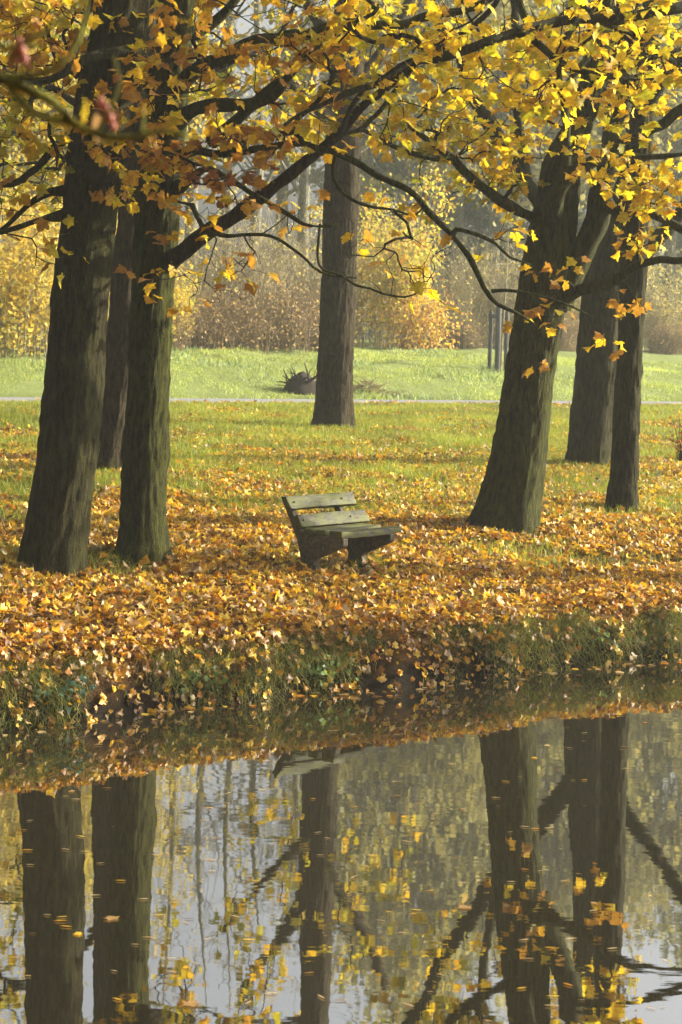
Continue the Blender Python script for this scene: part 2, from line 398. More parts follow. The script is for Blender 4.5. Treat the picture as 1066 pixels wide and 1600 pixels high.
# ------------------------------------------------------------------ a grown tree
class Tree:
    def __init__(s, name, label, base, bark, twigmat=None):
        s.base = np.array(base); s.e = empty(name, base, label, 'tree', 'maple trees around the bench' if name == 'maple_tree' else None)
        s.bark = bark; s.twigmat = twigmat or TWIG
        s.P = []; s.D = []; s.R = []; s.par = []; s.leaves = []; s.bare = 0; s.paths = []
    def stem(s, pts, part='trunk', step=.09, sides=28, flare=0, rough=.05, mat=None):
        if sides > 25: sides = 96; step = min(step, .06)
        """pts: rows x,y,z,r in the world"""
        C = catmull(pts, step); P = C[:, :3]; R = np.maximum(C[:, 3], .004)
        if part == 'branch':                            # crooked, kinked wood
            hh = np.concatenate([[0], np.cumsum(np.linalg.norm(np.diff(P, axis=0), axis=1))]); q0 = rng.uniform(0, 90)
            fade = np.clip(hh / .3, 0, 1)[:, None]
            kink = np.stack([vnoise(hh * 2.3 + q0, 0 * hh + k) - .5 + .5 * (vnoise(hh * 6.1 + q0, 0 * hh + 9 + k) - .5) for k in range(3)], 1)
            P = P + kink * fade * .06 * np.clip(hh[-1] / 1.5, .3, 1)
            R = R * (1 + .3 * (vnoise(hh * 5 + q0, 0 * hh + 20) - .5))
        n = len(P); th = np.arange(sides) * 2 * np.pi / sides
        h = np.concatenate([[0], np.cumsum(np.linalg.norm(np.diff(P, axis=0), axis=1))])
        ph = rng.uniform(0, 40)
        lump = (vnoise(np.cos(th)[None] * 2.2 + ph + h[:, None] * .5, np.sin(th)[None] * 2.2 + h[:, None] * 1.6 + ph) - .5) * 2 * rough * 1.6
        rid = (vnoise(th[None] * sides * .35 + ph, h[:, None] * 1.5 + ph) - .5) * rough
        if sides > 25:                                  # fissured bark
            nr = 2 * math.pi * R.max() / .055
            wob = vnoise(h[:, None] * 2.0 + ph, th[None] * 3) * 1.6
            f1 = np.abs(vnoise(th[None] / 6.2832 * nr + wob + ph, h[:, None] * 5.0) - .5) * 2
            rid = rid + (f1 - .4) * .030 / R[:, None] + (vnoise(th[None] / 6.2832 * nr * 2.3, h[:, None] * 9) - .5) * .010 / R[:, None]
        J = 1 + lump + rid
        if sides > 25: J = J * .955
        if flare:
            lob = .55 + .45 * np.sin(th * 5 + ph) * np.sin(th * 2 + 1.3 * ph)
            J = J + flare * np.exp(-np.maximum(h - .25, 0) / .26)[:, None] * lob[None]
        mb = MB(); mb.tube(P, R, sides, True, J)
        o = obj(part, mb.mesh(part, True, s.base), mat or s.bark, s.e)
        k0 = len(s.P); sub = max(1, int(.16 / step))
        for i in range(0, n, sub):
            s.P.append(P[i]); s.R.append(R[i]); s.par.append(len(s.P) - 2 if i else -1)
            d = P[min(i + 1, n - 1)] - P[max(i - 1, 0)]; s.D.append(d / (np.linalg.norm(d) + 1e-9))
        return o
    def grow(s, targets, pal, nleaf=(3, 8), rmin=.0022, skipbase=1.5, lsize=(.10, .15), wig=.09):
        """twigs from the nearest wood to every target; leaves round the targets"""
        if not len(targets): return
        T = np.asarray(targets, float)
        P0 = np.array(s.P)
        d0 = np.array([np.min(np.linalg.norm(P0 - t, axis=1)) for t in T])
        if not hasattr(s, 'tw'): s.tw = []
        for t in T[np.argsort(d0)]:
            Pn = np.array(s.P); v = t - Pn; d = np.linalg.norm(v, axis=1)
            cost = d + .25 * np.maximum(0, -v[:, 2]) + np.where(Pn[:, 2] < s.base[2] + skipbase, 50, 0) + .35 * d * (1 - np.einsum('ij,ij->i', v, np.array(s.D)) / (d + 1e-6))
            j = int(np.argmin(cost)); L = d[j]
            if L < .05: continue
            dj = s.D[j]; side = rng.normal(0, 1, 3); side[2] *= .5
            p1 = Pn[j] + dj * L * .30 + side * L * .10
            p2 = t - (t - Pn[j]) * .30 + np.array([0, 0, rng.uniform(-.06, .14) * L]) + rng.normal(0, .06, 3) * L
            n = max(3, int(L / .16) + 1); u = np.linspace(0, 1, n)[:, None]
            B = (1 - u) ** 3 * Pn[j] + 3 * (1 - u) ** 2 * u * p1 + 3 * (1 - u) * u * u * p2 + u ** 3 * t
            B[1:-1] += rng.normal(0, wig * .35, (n - 2, 3)) * min(1, L)
            idx = [j]
            for i in range(1, n):
                s.P.append(B[i]); dd = B[i] - B[i - 1]; s.D.append(dd / (np.linalg.norm(dd) + 1e-9)); s.R.append(-1); s.par.append(idx[-1]); idx.append(len(s.P) - 1)
            s.paths.append(idx)
            # short spurs with leaves
            nl = int(rng.integers(nleaf[0], nleaf[1] + 1))
            tipd = s.D[-1]
            for q in range(max(1, (nl + 1) // 2)):
                k = idx[max(1, len(idx) - 1 - q % 3)]
                sd = tipd * .6 + rng.normal(0, .75, 3); sd[2] = sd[2] * .6 + .1; sd /= np.linalg.norm(sd) + 1e-9
                Ls = rng.uniform(.07, .20)
                s.P.append(s.P[k] + sd * Ls * .55 + rng.normal(0, .012, 3)); s.D.append(sd); s.R.append(-1); s.par.append(k); a = len(s.P) - 1
                s.P.append(s.P[k] + sd * Ls + np.array([0, 0, .03])); s.D.append(sd); s.R.append(-1); s.par.append(a); b = len(s.P) - 1
                s.paths.append([k, a, b])
                for _ in range(2):
                    if nl <= 0: break
                    nl -= 1
                    out = sd * .6 + rng.normal(0, .7, 3); out[2] = -abs(rng.normal(.35, .4)); out /= np.linalg.norm(out)
                    nn = rng.normal(0, .55, 3) + np.array([0, 0, 1.0]); 
                    if rng.random() < .35: nn = rng.normal(0, 1, 3)
                    s.leaves.append((s.P[b], out, nn, rng.uniform(*lsize), pal))
    def finish(s, n_parts=0, lo=False, rscale=1.0, leafmat=None):
        n = len(s.P); cnt = np.zeros(n)
        hasch = np.zeros(n, bool)
        par = np.array(s.par)
        hasch[par[par >= 0]] = True
        for i in range(n - 1, -1, -1):
            if not hasch[i]: cnt[i] = 1
            if par[i] >= 0: cnt[par[i]] += cnt[i]
        rad = np.where(np.array(s.R) > 0, np.array(s.R), np.clip(.0021 * np.maximum(cnt, 1) ** .62 * rscale + .0008, .002, .06))
        mb = MB()
        for idx in s.paths:
            P = np.array([s.P[i] for i in idx]); R = np.array([rad[i] for i in idx])
            R[0] = min(R[0], R[1] * 1.35)
            mb.tube(P, R, 5 if R[0] > .008 else 4, True)
        if s.paths: tag(obj('twigs', mb.mesh('twigs', True, s.base), s.twigmat, s.e), kind='stuff')
        if not s.leaves: return
        LP = np.array([l[0] for l in s.leaves]); LY = np.array([l[1] for l in s.leaves]); LN = np.array([l[2] for l in s.leaves])
        LS = np.array([l[3] for l in s.leaves]); pal = np.array([l[4] for l in s.leaves])
        M = frames(LY, LN)
        px, py = proj(LP); depth = LP[:, 1]
        inside = (px > -10) & (px < W_ + 10) & (py > -20) & (py < 900) & (depth > 1)
        single = np.zeros(len(LP), bool)
        if n_parts:
            score = np.where(inside, LS / depth * rng.uniform(.75, 1.25, len(LP)), -1)
            order = np.argsort(-score)[:n_parts]; single[order[score[order] > 0]] = True
        for i in np.where(single)[0]:
            me = LEAFMESH[pal[i]][int(rng.integers(0, 6))]
            o = bpy.data.objects.new('leaf', me); col.objects.link(o); o.parent = s.e
            m3 = M[i] * LS[i]; t = LP[i] - s.base
            o.matrix_basis = Matrix([[m3[0, 0], m3[0, 1], m3[0, 2], t[0]], [m3[1, 0], m3[1, 1], m3[1, 2], t[1]], [m3[2, 0], m3[2, 1], m3[2, 2], t[2]], [0, 0, 0, 1]])
        rest = np.where(~single)[0]
        if len(rest):
            temps = MAPLE_MD if lo else MAPLE
            idx = rng.integers(0, len(temps), len(rest))
            V, T, who = batch(temps, idx, LP[rest] - s.base, M[rest], LS[rest])
            C = np.zeros((len(rest), 3))
            for p in set(pal[rest]):
                k = np.where(pal[rest] == p)[0]; C[k] = pick(p, len(k))
            tag(obj('foliage', mesh_np('foliage', V, T, C[who]), leafmat or LEAF, s.e), kind='stuff')

def line(pts, d):
    """pixel polyline with pixel radii at depth d (or own depth as 4th entry) -> world rows x,y,z,r"""
    out = []
    for p in pts:
        dd = p[3] if len(p) > 3 else d
        out.append([*at(p[0], p[1], dd), p[2] * dd / F_])
    return np.array(out)
def region(x0, x1, y0, y1, d0, d1, n):
    return [at(rng.uniform(x0, x1), rng.uniform(y0, y1), rng.uniform(d0, d1)) for _ in range(n)]
def blob(px, py, rx, ry, d0, d1, n):
    out = []
    while len(out) < n:
        a, b = rng.uniform(-1, 1, 2)
        if a * a + b * b < 1: out.append(at(px + a * rx, py + b * ry, rng.uniform(d0, d1)))
    return out
def crown(c, r, n, zlo=None):
    out = []
    while len(out) < n:
        v = rng.uniform(-1, 1, 3)
        q = np.linalg.norm(v)
        if q < 1 and q > .35:
            p = np.array(c) + v * np.array(r)
            if zlo is None or p[2] > zlo: out.append(p)
    return out
# ------------------------------------------------------------------ the setting
def axis(segs):
    out = []
    for a, b, st in segs: out.append(np.arange(a, b, st))
    return np.unique(np.round(np.concatenate(out), 4))
def build_ground():
    xs = axis([(-100, -14, 3), (-14, -5, .35), (-5, 6, .09), (6, 16, .35), (16, 100.1, 3)])
    ys = axis([(-46, 1, 2), (1, 11, .4), (11, 22, .09), (22, 34, .18), (34, 62, .35), (62, 90, .8), (90, 170.1, 3)])
    X, Y = np.meshgrid(xs, ys); Z = ground(X, Y)
    V = np.stack([X.ravel(), Y.ravel(), Z.ravel()], 1); nx, ny = len(xs), len(ys)
    i = (np.arange(ny - 1)[:, None] * nx + np.arange(nx - 1)[None]).ravel()
    Q = np.stack([i, i + 1, i + nx + 1, i + nx], 1)
    u = sval(X, Y) - edge(X)
    g = np.clip((u - 3.5) / 8 + (fbm(X * .6, Y * .6) - .5) * 1.6, 0, 1)
    m = np.clip((u - 34.5) / 2, 0, 1)
    w = np.clip((.42 - Z) / .25, 0, 1) * (Y > 8)
    C = np.stack([g.ravel(), m.ravel(), w.ravel()], 1)
    o = obj('ground', mesh_np('ground', V, None, C, True, Q), GROUND); tag(o, 'leaf covered grassy ground sloping down to the pond', 'ground', kind='structure')
build_ground()
# pond
wv = [(-100, -46, 0), (100, -46, 0), (100, 90, 0), (-100, 90, 0)]
tag(obj('pond_water', mesh_np('pond_water', np.array(wv, float), None, quads=[(0, 1, 2, 3)]), WATER), 'still dark pond water reflecting the trees', 'water', kind='structure')
# asphalt path beyond the trees, a thin slab following the ground
def build_path():
    xs = np.arange(-60, 60, .5); us = np.linspace(32.35, 34.75, 7); V = []; 
    for x in xs:
        e = float(edge(np.array([0.0]))[0])
        for k, u in enumerate(us):
            y = SLOPE * x + e + u
            V.append((x, y, gz(x, y) + .02 + .015 * (1 - (2 * k / 6 - 1) ** 2)))
    n = 7; i = (np.arange(len(xs) - 1)[:, None] * n + np.arange(n - 1)[None]).ravel()
    tag(obj('path', mesh_np('path', np.array(V), None, None, True, np.stack([i, i + n, i + n + 1, i + 1], 1)), ASPHALT), 'narrow grey asphalt path crossing the grass', 'path', kind='structure')
build_path()

# ------------------------------------------------------------------ trees on the bank
def limbs_up(t, start, r0, top, rad, n, nspray, pal, zlo, nleaf=(3, 7), lsize=(.10, .15)):
    """the part of a crown that stands above the picture: limbs and leaf sprays"""
    start = np.array(start); top = np.array(top)
    L = []
    for k in range(n):
        a = 2 * np.pi * (k + rng.uniform(-.3, .3)) / n
        h = rng.uniform(.05, .7)
        p0 = start + (top - start) * h
        rr = rad * rng.uniform(.6, .95)
        p2 = p0 + np.array([math.cos(a) * rr, math.sin(a) * rr, rng.uniform(.8, 2.6)])
        p1 = (p0 + p2) / 2 + np.array([0, 0, rng.uniform(-.2, .5)]) + rng.normal(0, .15, 3)
        r = r0 * (1 - h) * .5 + .03
        t.stem(np.array([[*p0, r], [*p1, r * .6], [*p2, .015]]), 'branch', .2, 8, 0, .06)
    c = (start + top) / 2 + np.array([0, 0, .5])
    t.grow(crown(c, (rad, rad, (top[2] - start[2]) * .62 + .6), int(nspray * .6), zlo), pal, nleaf, lsize=lsize)

def trunk_rows(pts, d, top, rtop, lean=(0, 0)):
    rows = [list(r) for r in line(pts, d)]
    l = rows[-1]
    rows.append([l[0] + (top - l[2]) * lean[0] * .5, l[1] + lean[1], (l[2] + top) / 2, (l[3] + rtop) / 2 + .03])
    rows.append([l[0] + (top - l[2]) * lean[0], l[1] + 2 * lean[1], top, rtop])
    return np.array(rows)
def sink(rows, dz=.25):
    r = rows[0].copy(); d = rows[1][:3] - rows[0][:3]; d /= np.linalg.norm(d); r[:3] -= d * dz
    return np.vstack([r, rows])

def base_of(px, py):
    b = hit(px, py); b[1] += .25; b[2] = gz(b[0], b[1]); return b

# --- left front tree
b = base_of(77, 903); D1 = b[1]
t = Tree('maple_tree', 'thick mossy trunk nearest the pond, leaning beside the greenish trunk', b, BARK); TL1 = t
rows = sink(trunk_rows([(77, 905, 51), (92, 800, 50), (106, 700, 49.5), (117, 590, 48), (125, 480, 47), (140, 330, 45), (152, 230, 45), (168, 130, 46), (188, 30, 45)], D1, 11.5, .07, (.10, .1)))
t.stem(rows, 'trunk', .07, 36, .30, .035)
t.stem(line([(165, 150, 15, D1), (150, 165, 10, D1 + .2), (110, 205, 8, D1 + .3), (60, 262, 6, D1 + .3), (20, 290, 5, D1 + .2), (-40, 300, 4, D1)], D1), 'branch', .1, 10)
t.stem(line([(112, 300, 11, D1 + .1), (80, 300, 6, D1), (40, 325, 5, D1 - .1), (0, 365, 3.5, D1 - .2), (-40, 372, 2.5, D1 - .3)], D1), 'branch', .1, 8)
t.stem(line([(105, 335, 10, D1 - .1), (60, 345, 4.5, D1 - .3), (30, 355, 4, D1 - .4), (-20, 368, 3, D1 - .5)], D1), 'branch', .1, 8)
t.stem(line([(205, 80, 12, D1 - .2), (160, 85, 9, D1 - .5), (110, 105, 8, D1 - .7), (60, 125, 6, D1 - .8), (10, 120, 5, D1 - .8), (-40, 110, 4, D1 - .8)], D1), 'branch', .1, 8)
t.stem(line([(110, 105, 7, D1 - .7), (125, 60, 5, D1 - .7), (140, 10, 4, D1 - .8), (150, -60, 3, D1 - .8)], D1), 'branch', .1, 8)
t.grow(region(-30, 130, 0, 130, D1 - 1.3, D1 + .6, 46), 'amber', (3, 7))
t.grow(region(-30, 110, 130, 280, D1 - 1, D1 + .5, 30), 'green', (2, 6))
t.grow(region(-20, 95, 260, 420, D1 - .8, D1 + .3, 20), 'amber', (0, 2), wig=.16)
t.grow(blob(155, 290, 45, 30, D1 - .9, D1 - .6, 5), 'amber', (2, 4))
t.grow(blob(120, 395, 30, 45, D1 - .5, D1 - .2, 4), 'amber', (1, 1))
t.grow(blob(200, 200, 70, 60, D1 - 1.2, D1 - .6, 16), 'amber', (3, 6))
limbs_up(t, rows[-3][:3], .2, rows[-1][:3], 3.6, 7, 150, 'amber', 5.6)
t.finish(240)

# --- left second tree (greenish)
b = base_of(220, 884); D2 = b[1]
t = Tree('maple_tree', 'greenish mossy trunk beside the thick trunk, with long limbs reaching over the bench', b, BARK2); TL2 = t
rows = sink(trunk_rows([(221, 886, 43), (224, 800, 37), (228, 700, 36.5), (233, 590, 35), (237, 480, 35), (244, 380, 36), (250, 280, 37), (258, 180, 36), (268, 90, 34), (278, 0, 30)], D2, 11.5, .06, (.06, .15)))
t.stem(rows, 'trunk', .07, 36, .3, .03)
# reddish dead-barked limb rising from the trunk to the right
t.stem(line([(255, 415, 20, D2 - .05), (285, 393, 13, D2 - .25), (320, 365, 12, D2 - .45), (360, 340, 11, D2 - .6), (405, 312, 10.5, D2 - .8), (455, 270, 9, D2 - 1), (500, 230, 8, D2 - 1.1), (540, 200, 7.5, D2 - 1.2), (585, 150, 7, D2 - 1.3), (640, 105, 6, D2 - 1.35), (700, 65, 5, D2 - 1.4), (760, 20, 4, D2 - 1.4), (800, -40, 3, D2 - 1.4)], D2), 'branch', .09, 14, 0, .05, BARK3)
t.stem(line([(262, 165, 24, D2), (290, 125, 13, D2 - .2), (325, 100, 12, D2 - .3), (380, 68, 10, D2 - .5), (430, 55, 9.5, D2 - .6), (480, 50, 9, D2 - .7), (525, 43, 8.5, D2 - .8), (580, 43, 8, D2 - .9), (640, 38, 8, D2 - .9), (700, 22, 7, D2 - 1), (760, 0, 5, D2 - 1), (820, -25, 4, D2 - 1)], D2), 'branch', .09, 14)
t.stem(line([(255, 215, 22, D2), (285, 178, 12, D2 - .3), (335, 168, 10, D2 - .5), (385, 162, 10, D2 - .7), (425, 152, 9, D2 - .8), (450, 118, 8.5, D2 - .9), (480, 82, 8, D2 - .9), (520, 45, 6, D2 - 1)], D2), 'branch', .09, 12)
t.stem(line([(330, 222, 11, D2 - .4), (365, 190, 9, D2 - .6), (405, 152, 9, D2 - .7), (440, 128, 9, D2 - .8)], D2), 'branch', .09, 12)
t.stem(line([(262, 265, 16, D2), (300, 235, 7, D2 - .6), (340, 238, 6.5, D2 - .8), (385, 232, 6, D2 - .9), (425, 228, 6, D2 - 1), (470, 225, 5.5, D2 - 1.1), (520, 236, 5.5, D2 - 1.3), (560, 256, 5, D2 - 1.4), (600, 277, 5, D2 - 1.5), (640, 297, 5, D2 - 1.6), (665, 325, 5, D2 - 1.65), (690, 350, 5, D2 - 1.7), (710, 378, 4.7, D2 - 1.7), (735, 408, 4.5, D2 - 1.75), (757, 448, 4, D2 - 1.8), (780, 474, 3.2, D2 - 1.8), (808, 486, 2.5, D2 - 1.8), (835, 505, 1.8, D2 - 1.8)], D2), 'branch', .07, 10)
t.stem(line([(705, 372, 4.5, D2 - 1.7), (712, 358, 4, D2 - 1.75), (745, 366, 3.2, D2 - 1.8), (775, 380, 2.6, D2 - 1.8), (797, 400, 2, D2 - 1.8), (830, 412, 1.5, D2 - 1.8)], D2), 'branch', .06, 7)
t.stem(line([(768, 455, 3, D2 - 1.8), (790, 454, 2.6, D2 - 1.8), (830, 460, 2.2, D2 - 1.85), (868, 468, 1.8, D2 - 1.9), (925, 490, 1.2, D2 - 1.9)], D2), 'branch', .06, 7)
t.stem(line([(270, 300, 14, D2), (320, 262, 5, D2 - .7), (350, 275, 4.5, D2 - .8), (400, 300, 4, D2 - 1), (440, 325, 3.5, D2 - 1.1), (480, 345, 3, D2 - 1.2), (530, 350, 2, D2 - 1.2)], D2), 'branch', .07, 8)
t.stem(line([(300, 320, 5, D2 - .5), (315, 345, 4, D2 - .6), (330, 362, 3.6, D2 - .6), (370, 365, 3, D2 - .7), (420, 370, 2.6, D2 - .8), (470, 400, 2.2, D2 - .9), (500, 425, 2, D2 - 1), (560, 430, 1.5, D2 - 1)], D2), 'branch', .07, 7)
t.stem(line([(275, 60, 16, D2), (320, 45, 9, D2 + .2), (350, 20, 8, D2 + .2), (385, -20, 6, D2 + .2)], D2), 'branch', .09, 10)
t.stem(line([(525, 236, 4, D2 - 1.3), (520, 280, 3, D2 - 1.3), (560, 318, 2.6, D2 - 1.4), (610, 330, 2.3, D2 - 1.5), (650, 336, 1.8, D2 - 1.5), (665, 320, 1.2, D2 - 1.5)], D2), 'branch', .06, 7)
t.stem(line([(500, 350, 2.5, D2 - 1.2), (500, 418, 2.3, D2 - 1.1), (540, 435, 2.2, D2 - 1.1), (590, 455, 2, D2 - 1.1), (635, 460, 1.6, D2 - 1.1), (660, 450, 1.2, D2 - 1.1)], D2), 'branch', .06, 7)
t.grow(region(130, 340, 0, 150, D2 - 1.6, D2 - .3, 36), 'amber', (3, 6))
t.grow(region(340, 530, 60, 250, D2 - 1.8, D2 - .4, 46), 'amber', (2, 6))
t.grow(blob(235, 270, 85, 60, D2 - 1.2, D2 - .6, 20), 'amber', (2, 6))
t.grow(blob(330, 250, 90, 70, D2 - 1.4, D2 - .4, 16), 'brown', (2, 6))
t.grow(blob(380, 340, 90, 50, D2 - 1.4, D2 - .5, 16), 'amber', (1, 3), wig=.16)
t.grow(blob(230, 430, 45, 35, D2 - .7, D2 - .4, 6), 'amber', (1, 3))
t.grow(blob(330, 420, 90, 70, D2 - 1, D2 - .5, 24), 'amber', (0, 2), wig=.16)
t.grow(blob(380, 415, 28, 16, D2 - .9, D2 - .7, 3), 'amber', (3, 4))
t.grow(blob(610, 390, 75, 75, D2 - 1.7, D2 - 1, 30), 'amber', (0, 1), wig=.2)
t.grow(blob(560, 330, 60, 60, D2 - 1.6, D2 - 1, 10), 'amber', (0, 1), wig=.2)
t.grow(blob(700, 430, 60, 50, D2 - 1.9, D2 - 1.6, 9), 'amber', (0, 1), wig=.2)
t.grow(blob(800, 385, 35, 35, D2 - 1.95, D2 - 1.7, 4), 'amber', (1, 3))
t.grow(region(480, 720, 0, 100, D2 - 1.8, D2 - .8, 28), 'gold', (2, 5))
t.grow(region(420, 640, 100, 230, D2 - 1.8, D2 - .8, 12), 'green', (1, 4))
t.grow(region(150, 560, -260, -10, D2 - 1.8, D2 + 1, 46), 'green', (4, 8))
limbs_up(t, rows[-3][:3], .18, rows[-1][:3], 3.8, 7, 130, 'amber', 5.9)
t.finish(300)

# --- left rear tree
b = base_of(168, 741); D3 = b[1]
t = Tree('maple_tree', 'brown trunk half hidden behind the greenish trunk, a leafy shoot at its foot', b, BARK3)
rows = sink(trunk_rows([(168, 742, 28), (180, 640, 27), (193, 520, 27), (205, 380, 26), (215, 250, 25), (222, 120, 24), (228, 20, 22)], D3, 15, .06, (.03, .1)))
t.stem(rows, 'trunk', .1, 28, .3, .04)
t.stem(line([(212, 270, 12, D3), (150, 190, 7, D3 + .5), (60, 120, 5, D3 + 1), (-40, 90, 3, D3 + 1)], D3), 'branch', .15, 8)
t.stem(line([(222, 130, 12, D3), (330, 110, 6, D3 + .5), (430, 60, 4, D3 + 1), (480, -20, 3, D3 + 1)], D3), 'branch', .15, 8)
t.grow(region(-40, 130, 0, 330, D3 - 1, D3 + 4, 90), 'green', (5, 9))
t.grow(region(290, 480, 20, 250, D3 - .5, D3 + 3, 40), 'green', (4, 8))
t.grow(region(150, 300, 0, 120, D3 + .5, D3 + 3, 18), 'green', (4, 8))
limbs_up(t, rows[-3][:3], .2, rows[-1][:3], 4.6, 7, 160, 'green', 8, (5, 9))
t.finish(120, True)

# --- middle far tree
b = base_of(519, 672); DM = b[1]
t = Tree('maple_tree', 'single straight brown trunk standing alone near the path behind the bench', b, BARK3)
rows = sink(trunk_rows([(519, 674, 33), (522, 630, 30), (525, 560, 29), (529, 460, 28.5), (532, 360, 28.5), (535, 250, 29), (540, 150, 28), (545, 60, 26)], DM, 17, .06, (.02, .1)))
t.stem(rows, 'trunk', .11, 30, .35, .045)
t.stem(line([(540, 120, 20, DM), (500, 40, 11, DM + .5), (440, -60, 8, DM + 1)], DM), 'branch', .2, 9)
t.stem(line([(541, 150, 18, DM), (600, 80, 10, DM + .5), (660, -40, 8, DM + 1)], DM), 'branch', .2, 9)
t.stem(line([(537, 200, 14, DM), (470, 150, 7, DM - 1), (400, 60, 4, DM - 2)], DM), 'branch', .2, 8)
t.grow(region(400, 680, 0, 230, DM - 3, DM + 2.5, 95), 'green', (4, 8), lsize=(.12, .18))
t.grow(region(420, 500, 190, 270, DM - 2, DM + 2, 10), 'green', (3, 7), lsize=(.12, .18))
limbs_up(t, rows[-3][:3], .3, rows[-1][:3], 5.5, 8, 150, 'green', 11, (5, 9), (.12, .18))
t.finish(90, True)

# --- leaning right tree with forked limbs
b = base_of(789, 832); DR = b[1]
t = Tree('maple_tree', 'stout leaning trunk behind the bench, forking into sunlit limbs', b, BARK2)
rows = sink(line([(788, 834, 52), (800, 770, 47), (812, 700, 44), (826, 600, 40.5), (842, 500, 39.5), (853, 430, 42), (863, 370, 38), (872, 310, 33), (880, 255, 30), (905, 195, 22), (925, 130, 20), (938, 50, 18), (950, -60, 15), (960, -250, 11), (965, -520, 6)], DR))
t.stem(rows, 'trunk', .07, 40, .38, .035)
t.stem(line([(866, 470, 30, DR), (886, 435, 26, DR - .05), (906, 400, 21, DR - .1), (925, 365, 19, DR - .1), (938, 330, 18, DR - .1), (946, 285, 17.5, DR - .1), (955, 230, 16, DR), (972, 165, 13, DR + .1), (985, 80, 11, DR + .2), (1000, -60, 9, DR + .3), (1020, -300, 5, DR + .4)], DR), 'branch', .07, 22, 0, .04)
t.stem(line([(862, 330, 18, DR - .3), (872, 300, 11, DR - .45), (890, 275, 10, DR - .5), (930, 253, 9, DR - .6), (968, 228, 9, DR - .7), (1021, 201, 8, DR - .8), (1066, 171, 7.5, DR - .9), (1130, 130, 6, DR - 1)], DR), 'branch', .07, 14)
t.stem(line([(866, 325, 8, DR - .38), (862, 336, 6.5, DR - .42), (864, 345, 4, DR - .42)], DR), 'branch', .05, 12)
t.stem(line([(884, 280, 8, DR - .55), (885, 240, 6.5, DR - .6), (882, 180, 6, DR - .6), (882, 140, 6, DR - .7), (902, 105, 5, DR - .7), (950, 60, 4, DR - .7)], DR), 'branch', .07, 10)
t.stem(line([(946, 318, 15, DR - .1), (965, 330, 9, DR - .3), (985, 327, 8, DR - .4), (1020, 337, 7, DR - .5), (1066, 360, 6.5, DR - .6), (1130, 390, 5, DR - .7)], DR), 'branch', .07, 12)
t.stem(line([(868, 462, 30, DR - .1), (900, 452, 11, DR - .3), (930, 447, 9.5, DR - .4), (963, 437, 9, DR - .5), (985, 420, 8, DR - .6), (1015, 411, 7, DR - .7), (1066, 410, 6, DR - .8), (1140, 415, 5, DR - 1)], DR), 'branch', .07, 14)
t.stem(line([(860, 365, 22, DR), (830, 341, 8.5, DR - .2), (800, 325, 8, DR - .3), (772, 305, 7.5, DR - .4), (745, 285, 7, DR - .5), (712, 252, 6, DR - .6), (690, 238, 5, DR - .7), (650, 205, 4, DR - .8), (632, 190, 3, DR - .8)], DR), 'branch', .07, 11)
t.stem(line([(704, 248, 5, DR - .65), (670, 246, 4.5, DR - .8), (632, 236, 4, DR - .9), (590, 215, 3.5, DR - 1), (560, 200, 3, DR - 1)], DR), 'branch', .07, 8)
t.stem(line([(968, 240, 6, DR - .7), (1000, 245, 5, DR - .8), (1035, 247, 4, DR - .9), (1080, 240, 3, DR - 1)], DR), 'branch', .07, 8)
t.stem(line([(905, 200, 14, DR), (860, 120, 8, DR + .3), (820, 20, 6, DR + .4), (790, -100, 4, DR + .5)], DR), 'branch', .1, 9)
t.grow(blob(790, 290, 50, 40, DR - .7, DR + .1, 14), 'green', (2, 5))
t.grow(blob(665, 200, 75, 60, DR - 1.2, DR - .4, 26), 'green', (3, 6))
t.grow(blob(770, 250, 60, 50, DR - 1, DR - .1, 22), 'gold', (3, 7))
t.grow(blob(680, 300, 40, 40, DR - .9, DR - .4, 7), 'green', (1, 3))
t.grow(blob(860, 200, 70, 60, DR - 1.1, DR - .4, 20), 'gold', (3, 6))
t.grow(region(700, 900, 60, 180, DR - 1.2, DR + .6, 34), 'gold', (3, 7))
t.grow(blob(985, 270, 60, 60, DR - 1.3, DR - .6, 22), 'gold', (3, 7))
t.grow(blob(1030, 300, 45, 40, DR - 1.3, DR - .8, 16), 'gold', (3, 7))
t.grow(blob(1000, 375, 30, 30, DR - 1.1, DR - .7, 7), 'gold', (4, 7))
t.grow(blob(870, 430, 40, 30, DR - 1, DR - .5, 5), 'amber', (2, 4))
t.grow(blob(850, 500, 30, 30, DR - .8, DR - .5, 5), 'amber', (2, 3))
t.grow(blob(985, 485, 12, 40, DR - .9, DR - .7, 4), 'amber', (2, 4))
t.grow(blob(940, 545, 25, 30, DR - 1, DR - .8, 4), 'amber', (2, 4))
t.grow(blob(822, 578, 12, 14, DR - .8, DR - .6, 2), 'amber', (2, 3))
limbs_up(t, at(950, -60, DR), .12, at(965, -520, DR), 3.8, 7, 110, 'gold', 7.2)
t.finish(300)

